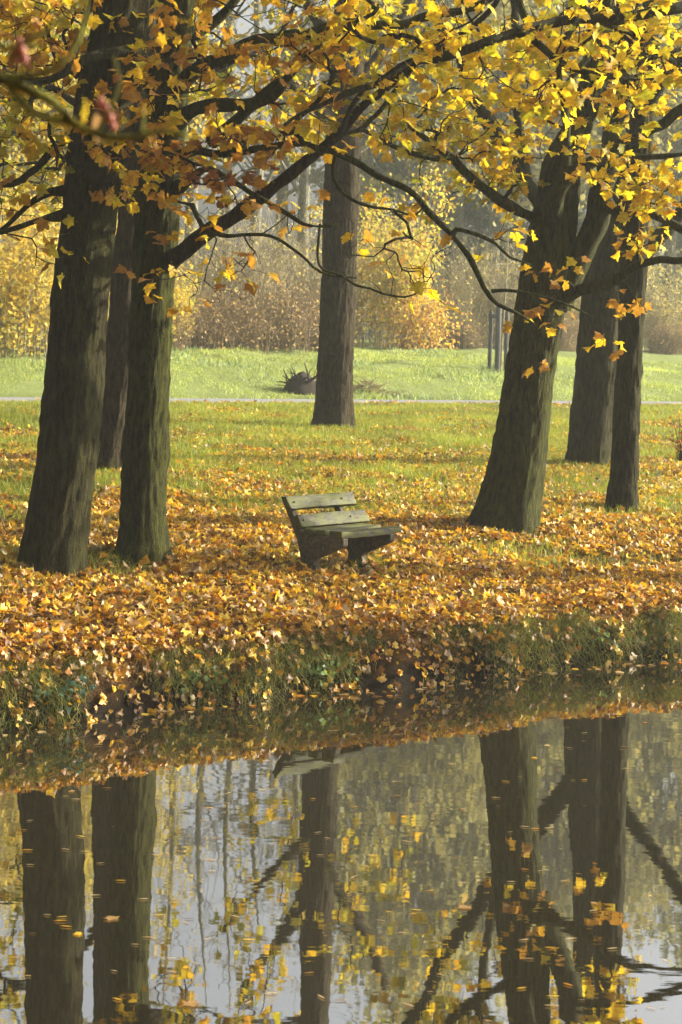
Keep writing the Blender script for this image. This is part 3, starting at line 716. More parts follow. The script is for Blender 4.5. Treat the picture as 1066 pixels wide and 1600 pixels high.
# --- right rear wide tree, forks left and right behind the leaning tree
b = base_of(918, 730); DW = b[1]
t = Tree('maple_tree', 'wide dark trunk behind the leaning tree, beside the slimmer upright trunk', b, BARK)
rows = sink(line([(918, 733, 34), (926, 660, 35), (934, 580, 36), (942, 500, 36), (948, 440, 36), (955, 370, 33), (960, 300, 28), (966, 200, 24), (972, 80, 22), (978, -60, 18), (985, -300, 12), (990, -450, 6)], DW))
t.stem(rows, 'trunk', .09, 32, .2, .04)
t.stem(line([(945, 455, 24, DW), (915, 425, 17, DW - .1), (880, 375, 15, DW - .2), (835, 305, 13, DW - .3), (805, 262, 12, DW - .3), (768, 200, 11, DW - .4), (735, 150, 10, DW - .5), (722, 95, 9, DW - .6), (690, 40, 8, DW - .7), (660, -60, 6, DW - .8), (640, -200, 4, DW - .8)], DW), 'branch', .1, 14)
t.stem(line([(823, 292, 9, DW - .3), (815, 225, 8, DW - .2), (808, 150, 7, DW), (805, 60, 6, DW + .1), (800, -80, 5, DW + .2)], DW), 'branch', .1, 10)
t.stem(line([(955, 430, 22, DW), (990, 415, 14, DW - .1), (1020, 382, 12, DW - .2), (1050, 345, 11, DW - .3), (1090, 300, 10, DW - .4), (1150, 220, 8, DW - .6), (1200, 120, 6, DW - .7)], DW), 'branch', .1, 12)
t.grow(region(680, 880, 30, 230, DW - 1.5, DW + 1.5, 34), 'gold', (4, 7), lsize=(.12, .18))
t.grow(region(880, 1090, 0, 200, DW - 1.5, DW + 2, 40), 'gold', (4, 7), lsize=(.12, .18))
limbs_up(t, at(978, -60, DW), .2, at(990, -450, DW), 4.6, 7, 110, 'gold', 9, (4, 8))
t.finish(100, True)

# --- right slim upright tree
b = base_of(972, 801); DS = b[1]
t = Tree('maple_tree', 'slim upright trunk in front of the wide dark trunk', b, BARK)
rows = sink(line([(972, 803, 25), (975, 740, 22), (979, 660, 21), (983, 580, 21), (987, 500, 21), (990, 420, 21.5), (993, 330, 21), (997, 250, 20), (1003, 170, 20), (1008, 90, 19), (1012, 0, 17), (1018, -150, 13), (1022, -330, 8), (1025, -520, 4)], DS))
t.stem(rows, 'trunk', .08, 30, .3, .035)
t.stem(line([(1003, 180, 16, DS), (1040, 120, 8, DS - .2), (1090, 70, 6, DS - .4)], DS), 'branch', .1, 9)
t.stem(line([(1000, 210, 14, DS), (960, 160, 8, DS + .3), (920, 110, 5, DS + .4)], DS), 'branch', .1, 9)
t.grow(region(900, 1090, 20, 190, DS - 1, DS + 1, 40), 'gold', (3, 7))
limbs_up(t, at(1012, 0, DS), .15, at(1025, -520, DS), 3.6, 6, 100, 'gold', 7.5)
t.finish(120, True)

# --- tree just past the right edge whose limbs hang over the water
bx, by = 6.4, 21.5
b = np.array([bx, by, gz(bx, by)])
t = Tree('maple_tree', 'golden leaved maple at the bank whose limbs reach over the leaning tree', b, BARK)
rows = np.array([[bx, by, b[2] - .3, .34], [bx + .02, by, b[2] + .6, .29], [bx, by - .05, 3, .27], [bx - .05, by - .1, 5, .25], [bx - .1, by - .1, 7, .2], [bx, by, 10, .12], [bx, by, 12.5, .05]])
t.stem(rows, 'trunk', .12, 26, .3, .04)
DQ = 18.2
def lim(pts, p0, r0): return np.vstack([[*p0, r0], line(pts, DQ)])
t.stem(lim([(1150, -10, 9, 19), (1066, 10, 8.5), (1010, 22, 8), (960, 30, 8), (915, 27, 8), (870, 33, 8), (810, 47, 8, 18), (750, 70, 8, 17.9), (700, 85, 7.5, 17.8), (655, 92, 7, 17.7), (615, 115, 6.5, 17.6), (575, 135, 6, 17.5), (545, 142, 5, 17.4), (500, 160, 3.5, 17.3), (440, 200, 2.5, 17.2)], (bx - .05, by - .1, 5.9), .11), 'branch', .08, 14)
t.stem(line([(806, 50, 6.5, 18), (830, 62, 6, 18), (852, 80, 6, 18), (880, 100, 5.5, 18.05), (920, 113, 5, 18.1), (962, 117, 5, 18.1), (990, 103, 4.5, 18.2), (1030, 85, 4, 18.2), (1080, 72, 3, 18.3)], DQ), 'branch', .08, 9)
t.stem(line([(655, 92, 4.5, 17.7), (620, 145, 4.5, 17.6), (590, 185, 4, 17.5), (560, 205, 4, 17.4), (530, 215, 3, 17.3), (505, 240, 2, 17.2)], DQ), 'branch', .08, 8)
t.stem(line([(905, 28, 5, 18.2), (880, 70, 4.5, 18), (872, 120, 4, 17.9), (885, 165, 3, 17.8)], DQ), 'branch', .08, 8)
t.stem(line([(570, 138, 4, 17.5), (545, 175, 4, 17.4), (533, 210, 3, 17.3)], DQ), 'branch', .08, 8)
t.stem(lim([(1160, 110, 7, 20), (1066, 105, 5.5, 19.4), (1000, 60, 5, 19), (940, 30, 4, 18.8), (880, -20, 3, 18.6)], (bx - .05, by - .1, 5.2), .09), 'branch', .1, 9)
t.grow(region(800, 1080, 0, 150, 17.3, 19.4, 68), 'gold', (3, 7))
t.grow(region(530, 800, 0, 130, 17, 18.6, 38), 'gold', (2, 6))
t.grow(region(560, 720, 110, 200, 17, 18, 12), 'green', (1, 4))
t.grow(region(800, 1000, 120, 210, 17.4, 18.4, 16), 'gold', (3, 6))
t.grow(region(480, 1080, -230, -10, 17, 20, 60), 'gold', (4, 8))
limbs_up(t, (bx, by, 5.5), .2, (bx, by, 12.3), 3.4, 7, 60, 'gold', 6.4)
t.finish(300)

# --- next tree along the bank to the right, its crown shades the slope above the water
bx, by = 12.0, 21.0
b = np.array([bx, by, gz(bx, by)])
t = Tree('maple_tree', 'maple further along the bank past the golden one, shading the leafy slope', b, BARK)
rows = np.array([[bx, by, b[2] - .3, .3], [bx + .02, by, b[2] + .6, .26], [bx, by - .05, 3, .24], [bx - .05, by - .1, 5, .2], [bx - .1, by - .1, 7, .15], [bx, by, 9.5, .05]])
t.stem(rows, 'trunk', .12, 26, .3, .04)
limbs_up(t, (bx, by, 3.6), .15, (bx, by, 8.2), 2.6, 8, 110, 'amber', 3.6, (4, 8))
t.finish(0, True)
# ------------------------------------------------------------------ bench
def build_bench():
    a = hit(474, 893); rz = math.radians(49); span = .80
    e = empty('park_bench', (a[0], a[1], a[2]), 'weathered mossy plank bench on concrete supports standing in the fallen leaves', 'bench', None, rz); e.scale = (.95, .95, .95)
    # local x along the bench, local -y forward, z up
    prof = [(-.03, -.3), (.25, -.3), (.25, 0), (.19, .13), (.22, .17), (.56, .32), (.60, .345), (.60, .425), (.02, .425), (-.01, .44), (-.27, .80), (-.345, .80), (-.08, .36), (-.01, .15), (-.02, .0)]
    prof = np.array(prof); n = len(prof)
    def support(x):
        V = np.array([(x + s * .045, -u, z) for s in (-1, 1) for u, z in prof])
        bmq = [(i, (i + 1) % n, n + (i + 1) % n, n + i) for i in range(n)]
        me = bpy.data.meshes.new('support')
        me.from_pydata([tuple(v) for v in V], [], [tuple(range(n))[::-1], tuple(range(n, 2 * n))] + bmq); me.update()
        return bevel_obj(obj('support', me, CONCRETE, e), .012, 2)
    s1 = support(0.0); s2 = support(span)
    def plank(name, x0, x1, u, z, hw, ht, ang, bend=0.0):
        """hw half width across, ht half thickness; ang tilt about the bench axis"""
        nx = 14; V = []; Q = []
        ca, sa = math.cos(ang), math.sin(ang)
        for i in range(nx + 1):
            k = i / nx; x = x0 + (x1 - x0) * k
            sag = bend * (4 * k * (1 - k))
            for dy, dz in ((-hw, -ht), (hw, -ht), (hw, ht), (-hw, ht)):
                w = rng.normal(0, .0022, 2)
                yy = dy * ca - dz * sa + w[0]; zz = dy * sa + dz * ca + w[1]
                V.append((x + (rng.normal(0, .006) if i in (0, nx) else 0), -u + yy, z + zz - sag))
        for i in range(nx):
            b = 4 * i
            for j in range(4): Q.append((b + j, b + (j + 1) % 4, b + 4 + (j + 1) % 4, b + 4 + j))
        Q.append((3, 2, 1, 0)); Q.append((4 * nx, 4 * nx + 1, 4 * nx + 2, 4 * nx + 3))
        me = mesh_np(name, np.array(V), None, quads=Q)
        return bevel_obj(obj(name, me, SLAT, e), .006, 2)
    A = math.radians(54)     # reclined backrest boards
    ov0, ov1 = .10, .24
    p1 = plank('back_slat', -ov0, span + ov1, -.195, .735, .078, .028, A)
    p2 = plank('back_slat', -ov0 + .03, span + ov1 + .06, -.052, .545, .078, .028, A)
    p3 = plank('seat_slat', -.06, span + .14, .105, .456, .068, .030, math.radians(2), .004)
    p4 = plank('seat_slat', -.04, span + .10, .27, .457, .068, .030, math.radians(-1), .006)
    p5 = plank('seat_slat', -.055, span + .17, .50, .462, .085, .034, math.radians(-3), .016)
    for x in (0.0, span):
        for pl, u, z in ((p1, -.171, .752), (p2, -.028, .562)):
            mb = MB(); P = np.array([(x, -u, z), (x, -u - .008, z + .006)]); mb.tube(P, [.011, .011], 8)
            obj('bolt', mb.mesh('bolt'), BOLT, pl)
build_bench()

# ------------------------------------------------------------------ stump and brush pile beyond the path
def build_stump():
    c = hit(472, 613); e = empty('tree_stump', c, 'dark uprooted stump with jagged roots beside the path', 'stump')
    mb = MB(); n = 20
    P = np.array([(0, 0, -.15), (0, 0, .05), (0, 0, .25), (.0, 0, .45), (.02, 0, .55)]); R = np.array([.62, .55, .42, .26, .1])
    th = np.arange(n); J = 1 + .3 * (rng.random((5, n)) - .5)
    mb.tube(P, R, n, True, J); obj('root_ball', mb.mesh('root_ball', False), ROOTW, e)
    for k in range(44):
        a = rng.uniform(0, 2 * np.pi); el = rng.uniform(-.1, 1.5); L = rng.uniform(.12, .5)
        p0 = np.array([math.cos(a) * .32, math.sin(a) * .32, rng.uniform(.05, .45)])
        d = np.array([math.cos(a) * math.cos(el), math.sin(a) * math.cos(el), math.sin(el)]); r0 = rng.uniform(.015, .05)
        q = catmull(np.array([p0 - d * .1, p0 + d * L * .4 + rng.normal(0, .06, 3), p0 + d * L + rng.normal(0, .09, 3)]), .06)
        mb = MB(); mb.tube(q, np.linspace(r0, r0 * .25, len(q)), 6)
        obj('root', mb.mesh('root'), ROOTW, e)
build_stump()
def build_brush():
    c = hit(572, 613); e = empty('brush_pile', c, 'low heap of reddish brown cut twigs in the grass beyond the path', 'brush')
    mb = MB()
    for k in range(260):
        x, y = rng.normal(0, .45), rng.normal(0, .35); h = max(.05, .42 - .5 * abs(x)) * rng.uniform(.3, 1)
        a = rng.uniform(0, 2 * np.pi); L = rng.uniform(.15, .4)
        d = np.array([math.cos(a), math.sin(a), rng.uniform(-.3, .9)]) * L
        mb.tube(np.array([(x, y, h - .1), (x, y, h - .1) + d * .5 + rng.normal(0, .03, 3), (x, y, h - .1) + d]), [.009, .007, .003], 4)
    tag(obj('cut_twigs', mb.mesh('cut_twigs', True), REDCANE, e), kind='stuff')
build_brush()

# ------------------------------------------------------------------ staked sapling
def build_sapling():
    c = hit(777, 578)
    e = empty('tree_stakes', c, 'three grey timber stakes with a crossbar round the young tree', 'stakes')
    d = c[1]; k = d / F_
    for px, py0, py1, w, dd in ((765, 575, 487, 3.2, .15), (777, 580, 476, 4.4, -.35), (790, 575, 487, 3.2, .15)):
        p0 = at(px, py0, d + dd) - c; p1 = at(px + 3, py1, d + dd) - c; p0[2] = min(p0[2], gz(c[0] + p0[0], c[1] + p0[1]) - c[2]) - .25
        mb = MB(); P = np.array([p0, p0 * .5 + p1 * .5, p1]); mb.tube(P, [w * k] * 3, 10); obj('stake', mb.mesh('stake'), STAKE, e)
    for px, q, z in (((764, 791), .13, 492), ((766, 780), -.1, 496)):
        a = at(px[0], z, d + .12) - c; b2 = at(px[1], z - 1, d + q) - c
        mb = MB(); dirn = b2 - a; mb.tube(np.array([a, b2]), [.035, .035], 8); obj('crossbar', mb.mesh('crossbar'), STAKE, e)
    s = c + np.array([.12, .05, 0]); s[2] = gz(s[0], s[1])
    t = Tree('young_tree', 'bare young tree with pale stem tied between grey stakes', s, CANE, CANE)
    t.stem(np.array([[s[0], s[1], s[2] - .2, .045], [s[0] + .02, s[1], s[2] + 1.5, .04], [s[0] + .08, s[1], s[2] + 3, .03], [s[0] + .1, s[1], s[2] + 5, .018], [s[0] + .15, s[1], s[2] + 6.5, .006]]), 'trunk', .15, 10)
    t.grow([s + np.array([rng.normal(0, .75), rng.normal(0, .75), rng.uniform(2.4, 6.8)]) for _ in range(34)], 'pale', (0, 1), skipbase=1.6, lsize=(.08, .12))
    t.finish(0, True, 1.6)
build_sapling()

# ------------------------------------------------------------------ shoots and small shrubs among the trees
def small_shrub(px, py, h, spread, label, pal, nst, nleaf, lsz, name='leafy_shrub'):
    c = hit(px, py); e = empty(name, c, label, 'shrub')
    mb = MB(); L = []
    for k in range(nst):
        a = rng.uniform(0, 2 * np.pi); r = spread * rng.uniform(.2, 1); hh = h * rng.uniform(.5, 1)
        P = np.array([(0, 0, -.1), (math.cos(a) * r * .3, math.sin(a) * r * .3, hh * .5), (math.cos(a) * r, math.sin(a) * r, hh)]) + rng.normal(0, .02, (3, 3))
        P = catmull(P, .08); mb.tube(P, np.linspace(.009, .003, len(P)), 5)
        for q in range(nleaf): L.append(P[int(rng.integers(len(P) // 3, len(P)))] + rng.normal(0, .04, 3))
    obj('stems', mb.mesh('stems'), TWIG, e)
    L = np.array(L); n = len(L); Yv = rng.normal(0, 1, (n, 3)); Yv[:, 2] -= .3
    idx = rng.integers(0, 4, n); V, T, who = batch(OVAL, idx, L, frames(Yv, rng.normal(0, 1, (n, 3)) + [0, 0, .8]), rng.uniform(*lsz, n))
    tag(obj('leaves', mesh_np('leaves', V, T, pick(pal, n)[who]), LEAF, e), kind='stuff')
small_shrub(146, 735, 1.1, .35, 'yellow leaved shoots at the foot of the brown trunk', 'green', 9, 16, (.05, .09))
small_shrub(1062, 722, 1.0, .5, 'small dark shrub in the leaves past the slim upright trunk', 'brown', 12, 8, (.05, .09))
small_shrub(1075, 640, 1.9, .9, 'thin dry seed stems standing by the path', 'brown', 8, 7, (.04, .07), 'dry_weed')

# ------------------------------------------------------------------ fallen leaves
FP = {'orange': [(.66, .31, .02), (.74, .42, .02), (.58, .23, .015)], 'golden': [(.82, .52, .03), (.80, .46, .03), (.84, .60, .08)],
      'tan': [(.46, .32, .14), (.62, .46, .22), (.38, .23, .08)], 'brown': [(.25, .12, .025), (.18, .085, .02), (.36, .19, .035)]}
PAL.update({'f_' + k: v for k, v in FP.items()})
def scatter_ground(n, u0, u1, dens):
    """points on the bank inside the widened view, thinned by dens(u, x, y)"""
    u = rng.uniform(u0, u1, n); y = rng.uniform(13, 75, n)
    e = 16.5; x = (y - e - u) / SLOPE
    keep = np.abs(x) < .184 * y + 2.2
    x, y = x[keep], y[keep]; u = sval(x, y) - edge(x)
    keep = rng.random(len(x)) < dens(u, x, y)
    return x[keep], y[keep], u[keep]
def leaf_density(u, x, y):
    d = np.interp(u, [-.1, .05, .4, 1, 5, 8, 10.5, 13, 17, 23, 32], [.15, .55, .85, 1, .95, .66, .48, .32, .22, .13, .08])
    return d * np.clip(np.where(u > 2.2, 3.0 * fbm(x * .8, y * .8) - 1.02, .1 + 1.5 * fbm(x * .9, y * .9)), .06, 1)
def normals(x, y):
    h = .06; return np.stack([-(ground(x + h, y) - ground(x - h, y)) / (2 * h), -(ground(x, y + h) - ground(x, y - h)) / (2 * h), np.ones_like(x)], 1)
LX, LY_, LU = scatter_ground(2600000, -.3, 33, leaf_density)
nL = len(LX); print('fallen leaves', nL)
NR = normals(LX, LY_); NR[:, :2] = np.clip(NR[:, :2], -1.3, 1.3)
tilt = rng.normal(0, .55, (nL, 3)); tilt[:, 2] = 0
NRM = NR / np.linalg.norm(NR, axis=1)[:, None] + tilt
AX = rng.normal(0, 1, (nL, 3)); AX[:, 2] = 0; AX -= (np.einsum('ij,ij->i', AX, NRM) / np.einsum('ij,ij->i', NRM, NRM))[:, None] * NRM
LM = frames(AX, NRM); LSZ = rng.uniform(.04, .12, nL) * np.where(LU < .6, .68, 1)
LPOS = np.stack([LX, LY_, ground(LX, LY_) + rng.uniform(.012, .06, nL) + np.clip(.02 * (1 - LU / 8), 0, .03) + np.where(LU < .7, rng.uniform(0, .11, nL), 0)], 1) - LM[:, :, 1] * (LSZ * .4)[:, None]
kinds = np.array(['orange', 'golden', 'tan', 'brown'])
pr = fbm(LX * .35, LY_ * .35)
LK = np.array([kinds[k] for k in rng.choice(4, nL, p=[.25, .29, .16, .30])])
ppx, ppy = proj(LPOS)
vis = (ppx > 0) & (ppx < W_) & (LU < 6) & (LU > .25)
cand = np.where(vis)[0]; cand = cand[np.argsort(LPOS[cand, 1] - rng.uniform(0, 2.5, len(cand)))][:300]
single = np.zeros(nL, bool); single[cand] = True
FM = leaf_variants(MAPLE_LO, ['f_' + k for k in FP], 'fallen', LITTER, 4)
GRP = {'orange': 'orange maple leaf lying on the leafy bank above the water', 'golden': 'golden yellow maple leaf lying on the leafy bank above the water',
       'tan': 'pale tan maple leaf lying on the leafy bank above the water', 'brown': 'dark brown maple leaf lying on the leafy bank above the water'}
for i in cand:
    k = LK[i]; o = bpy.data.objects.new('fallen_leaf', FM['f_' + k][int(rng.integers(0, 4))]); col.objects.link(o)
    m3 = LM[i] * LSZ[i]; p = LPOS[i]; p[2] += .015
    o.matrix_basis = Matrix([[m3[0, 0], m3[0, 1], m3[0, 2], p[0]], [m3[1, 0], m3[1, 1], m3[1, 2], p[1]], [m3[2, 0], m3[2, 1], m3[2, 2], p[2]], [0, 0, 0, 1]])
    tag(o, GRP[k], 'leaf', 'fallen %s leaves on the bank' % k)
rest = np.where(~single)[0]
idx = rng.integers(0, len(MAPLE_LO), len(rest))
V, T, who = batch(MAPLE_LO, idx, LPOS[rest], LM[rest], LSZ[rest])
C = np.zeros((len(rest), 3))
for k in kinds:
    q = np.where(LK[rest] == k)[0]; C[q] = pick('f_' + k, len(q))
tag(obj('leaf_litter', mesh_np('leaf_litter', V, T, C[who]), LITTER), 'dense orange and brown carpet of fallen maple leaves', 'leaves', kind='stuff')

# ------------------------------------------------------------------ grass
def blades(name, P, H, Wd, lean, colr, nseg, label, droop=.5):
    n = len(P); a = rng.uniform(0, 2 * np.pi, n); side = np.stack([np.cos(a), np.sin(a), 0 * a], 1)
    V = np.zeros((n, 2 * nseg + 1, 3)); 
    for k in range(nseg + 1):
        t = k / nseg
        c = P + lean * (t ** 1.7)[..., None] if hasattr(t, 'shape') else P + lean * (t ** 1.7)
        c = c.copy(); c[:, 2] += H * (t - droop * t * t * .6)
        w = (Wd * (1 - t) ** .7)[:, None] * side
        if k < nseg: V[:, 2 * k] = c - w; V[:, 2 * k + 1] = c + w
        else: V[:, 2 * k] = c
    T = []
    for k in range(nseg - 1): T += [(2 * k, 2 * k + 1, 2 * k + 3), (2 * k, 2 * k + 3, 2 * k + 2)]
    T.append((2 * nseg - 2, 2 * nseg - 1, 2 * nseg)); T = np.array(T); m = 2 * nseg + 1
    TT = (T[None] + (np.arange(n) * m)[:, None, None]).reshape(-1, 3)
    return tag(obj(name, mesh_np(name, V.reshape(-1, 3), TT, np.repeat(colr, m, 0)), GRASS), label, 'grass', kind='stuff')
def gcol(n, a, b): 
    t = rng.random((n, 1)); return np.array(a) * (1 - t) + np.array(b) * t
def lawn_density(u, x, y):
    d = np.interp(u, [.2, .6, 3, 5, 8, 12, 20, 31.6, 31.9], [.6, .55, .55, .8, 1, 1, 1, 1, 0])
    return d * np.clip(2.6 * fbm(x * .8 + 40, y * .8) - .55, .08, 1)
x, y, u = scatter_ground(2200000, .2, 32.6, lawn_density); n = len(x); print('lawn', n)
H = rng.uniform(.06, .15, n) * np.interp(u, [0, 6, 20], [1.5, 1.5, 1.7])
blades('lawn_grass', np.stack([x, y, ground(x, y) - .01], 1), H, rng.uniform(.003, .006, n) * np.interp(u, [0, 30], [1, 1.7]), rng.normal(0, 1, (n, 3)) * [.06, .06, 0],
       gcol(n, (.13, .19, .02), (.38, .40, .06)) * (.55 + .9 * fbm(x * .9 + 60, y * .7))[:, None], 2, 'short green grass growing through the fallen leaves')
def mead_density(u, x, y): return np.clip(1.5 * fbm(x * .8, y * .45) - .1, .15, 1)
x, y, u = scatter_ground(420000, 35.1, 66, mead_density); n = len(x); print('meadow', n)
H = rng.uniform(.10, .24, n) * (.15 + 1.9 * fbm(x * .9 + 9, y * .6) ** 1.5)
blades('meadow_grass', np.stack([x, y, ground(x, y) - .02], 1), H, rng.uniform(.008, .016, n), rng.normal(0, 1, (n, 3)) * [.10, .10, 0],
       gcol(n, (.22, .32, .08), (.44, .52, .17)) * (.55 + .95 * fbm(x * .6 + 3, y * .35 + 8))[:, None] * np.where(rng.random((n, 1)) < .25, [[1.35, 1.15, 1.0]], [[1, 1, 1]]), 2, 'pale sunlit meadow grass beyond the path')
def weed_density(u, x, y): return np.clip(4 * fbm(x * .55 + 30, y * .3 + 11) - 2.3, 0, 1)
x, y, u = scatter_ground(150000, 35.3, 62, weed_density); n = len(x); print('weeds', n)
blades('meadow_weeds', np.stack([x, y, ground(x, y) - .02], 1), rng.uniform(.12, .34, n), rng.uniform(.012, .03, n), rng.normal(0, 1, (n, 3)) * [.14, .14, 0],
       gcol(n, (.12, .20, .09), (.40, .50, .26)), 2, 'patches of taller blue green weeds in the pale meadow')
# overhanging tufts along the water's edge
def bank_grass():
    nt = 1700; X = rng.uniform(-5, 6.5, nt); U = rng.uniform(.0, .42, nt); keep = (fbm(X * 1.7 + 4, U * 1.5) > .41); X, U = X[keep], U[keep]
    P, L, Hh, Cc = [], [], [], []
    for xx, uu in zip(X, U):
        y0 = SLOPE * xx + float(edge(np.array([xx]))[0]) + uu; k = int(rng.integers(8, 22))
        px_ = rng.normal(xx, .04, k); py_ = rng.normal(y0, .04, k)
        P.append(np.stack([px_, py_, ground(px_, py_) - .02], 1))
        ln = np.stack([rng.normal(.06, .10, k), rng.normal(-.14, .09, k), rng.uniform(-.24, .02, k)], 1); L.append(ln)
        Hh.append(rng.uniform(.10, .36, k)); Cc.append(gcol(k, (.08, .12, .02), (.40, .38, .12)) * rng.uniform(.5, 1.2))
    P = np.vstack(P); n = len(P)
    blades('bank_grass', P, np.concatenate(Hh), rng.uniform(.003, .006, n), np.vstack(L), np.vstack(Cc), 4, 'long drooping grass tufts hanging from the bank over the water', .9)
bank_grass()
def bank_plant(px, py, label, colr, n=70, spread=.3):
    c = hit(px, py); c[2] = gz(c[0], c[1]); e = empty('bank_plant', c, label, 'plant')
    P = rng.normal(0, 1, (n, 3)) * [spread, .10, .05] + [0, -.04, .03]; Yv = rng.normal(0, .5, (n, 3)) + [.15, -.5, -.5]
    V, T, who = batch(OVAL, rng.integers(0, 4, n), P, frames(Yv, rng.normal(0, .4, (n, 3)) + [0, -.6, .8]), rng.uniform(.03, .075, n))
    tag(obj('leaves', mesh_np('leaves', V, T, (gcol(n, colr, tuple(1.7 * v for v in colr)))[who]), GRASS, e), kind='stuff')
    mb = MB()
    for k in range(10):
        q = P[k]; mb.tube(np.array([(0, .05, -.08), q * .5 + [0, 0, .03], q]), [.004, .003, .002], 4)
    obj('stems', mb.mesh('stems'), GRASS, e)
bank_plant(95, 1078, 'blue green plant drooping over the bank into the water below the thick trunk', (.07, .13, .085), 120, .16)
bank_plant(300, 1062, 'small dark green weed on the bank among orange leaves below the greenish trunk', (.09, .14, .04), 60, .15)
bank_plant(490, 1050, 'glossy green weed on the bank below the bench', (.10, .16, .05), 70, .18)
bank_plant(930, 1000, 'leafy green weed on the bank below the slim upright trunk', (.10, .15, .05), 60, .2)

# ------------------------------------------------------------------ leaves floating on the pond
SM = leaf_variants(SCRAP, ['f_' + k for k in FP], 'scrap', LITTER, 4)
def floating():
    pts = []
    while len(pts) < 215:
        px, py = rng.uniform(0, W_), HY + 560 + 540 * rng.random() ** 1.15
        d = F_ * CAMH / (py - HY + (px - CX) * SR); x = at(px, py, d)[0]
        if sval(x, d) - float(edge(np.array([x]))[0]) < -.35: pts.append((x, d, 0))
    for k in range(80):                          # drift line against the bank
        x = rng.uniform(-3.4, 4.2); u = -.04 - abs(rng.normal(0, .14)); pts.append((x, SLOPE * x + float(edge(np.array([x]))[0]) + u, 1))
    pts = sorted(pts, key=lambda p: p[1]); 
    lab = {'orange': 'orange leaf floating flat on the pond', 'golden': 'yellow leaf floating flat on the pond', 'tan': 'pale tan leaf scrap floating flat on the pond', 'brown': 'dark brown leaf scrap floating flat on the pond'}
    for i, (x, d, w) in enumerate(pts):
        k = str(rng.choice(['orange', 'golden', 'tan', 'brown'], p=[.14, .14, .56, .16])); s = rng.uniform(.03, .09) if w == 0 else rng.uniform(.04, .10)
        thin = w == 0 and rng.random() < .93
        o = bpy.data.objects.new('floating_leaf', (SM if thin else FM)['f_' + k][int(rng.integers(0, 4))]); col.objects.link(o)
        o.location = (x, d, .005 + .02 * s); o.scale = (s * .3, s, s * .15) if thin else (s, s, s * .12); o.rotation_euler = (0, 0, rng.normal(1.57, .35) if thin else rng.uniform(0, 6.28))
        tag(o, lab[k], 'leaf', '%s leaves floating on the pond' % k)
floating()
# ------------------------------------------------------------------ the misty wood beyond the meadow; paled colours add to the haze
def far_tree(h, spread, nl, colA, colB, lsz, bare=.5, conic=False, nb=16, name='woodland_tree'):
    e = empty(name, (0, 0, 0), 'x', 'tree')
    mb = MB(); r0 = .012 * h + .03
    P = [np.array([0, 0, -.4]), np.array([rng.normal(0, .2), rng.normal(0, .2), h * .35]), np.array([rng.normal(0, .4), rng.normal(0, .4), h * .7]), np.array([rng.normal(0, .6), rng.normal(0, .6), h])]
    C = catmull(np.array([[*p, r] for p, r in zip(P, (r0, r0 * .75, r0 * .4, .02))]), .8)
    mb.tube(C[:, :3], C[:, 3], 9); obj('trunk', mb.mesh('trunk'), BGBARK, e)
    mb = MB(); tips = []
    for k in range(nb):
        f = rng.uniform(.12 if conic else .25, .97); i = int(f * (len(C) - 1)); p = C[i, :3]; a = rng.uniform(0, 6.28)
        L = spread * ((1.05 - f) if conic else (.45 + .75 * math.sin(math.pi * min(1, f * 1.05)))) * rng.uniform(.6, 1.1)
        up = rng.uniform(-.15, .2) if conic else rng.uniform(.4, 1.1)
        q = p + np.array([math.cos(a) * L, math.sin(a) * L, L * up]); m = (p + q) / 2 + rng.normal(0, .12 * L, 3)
        B = catmull(np.array([p, m, q]), .7); mb.tube(B, np.linspace(max(.02, C[i, 3] * .45), .012, len(B)), 5)
        for z in range(5):
            b = B[int(rng.integers(len(B) // 3, len(B)))]; v = rng.normal(0, .35, 3) * L + [0, 0, .12 * L]
            mb.tube(np.array([b, b + v * .5 + rng.normal(0, .1, 3), b + v]), [.016, .011, .006], 4); tips += [b + v, b + v * .5]
        tips += [q]
    tag(obj('branches', mb.mesh('branches'), BGBARK, e), kind='stuff')
    if nl:
        tips = np.array(tips); c = tips[rng.integers(0, len(tips), nl)] + rng.normal(0, .45 if not conic else .3, (nl, 3)) * [1, 1, .8]
        V, T, who = batch(OVAL, rng.integers(0, 4, nl), c, frames(rng.normal(0, 1, (nl, 3)) + [0, 0, -.4], rng.normal(0, 1, (nl, 3))), rng.uniform(*lsz, nl))
        tag(obj('crown', mesh_np('crown', V, T, gcol(nl, colA, colB)[who]), BGLEAF, e), kind='stuff')
    return e
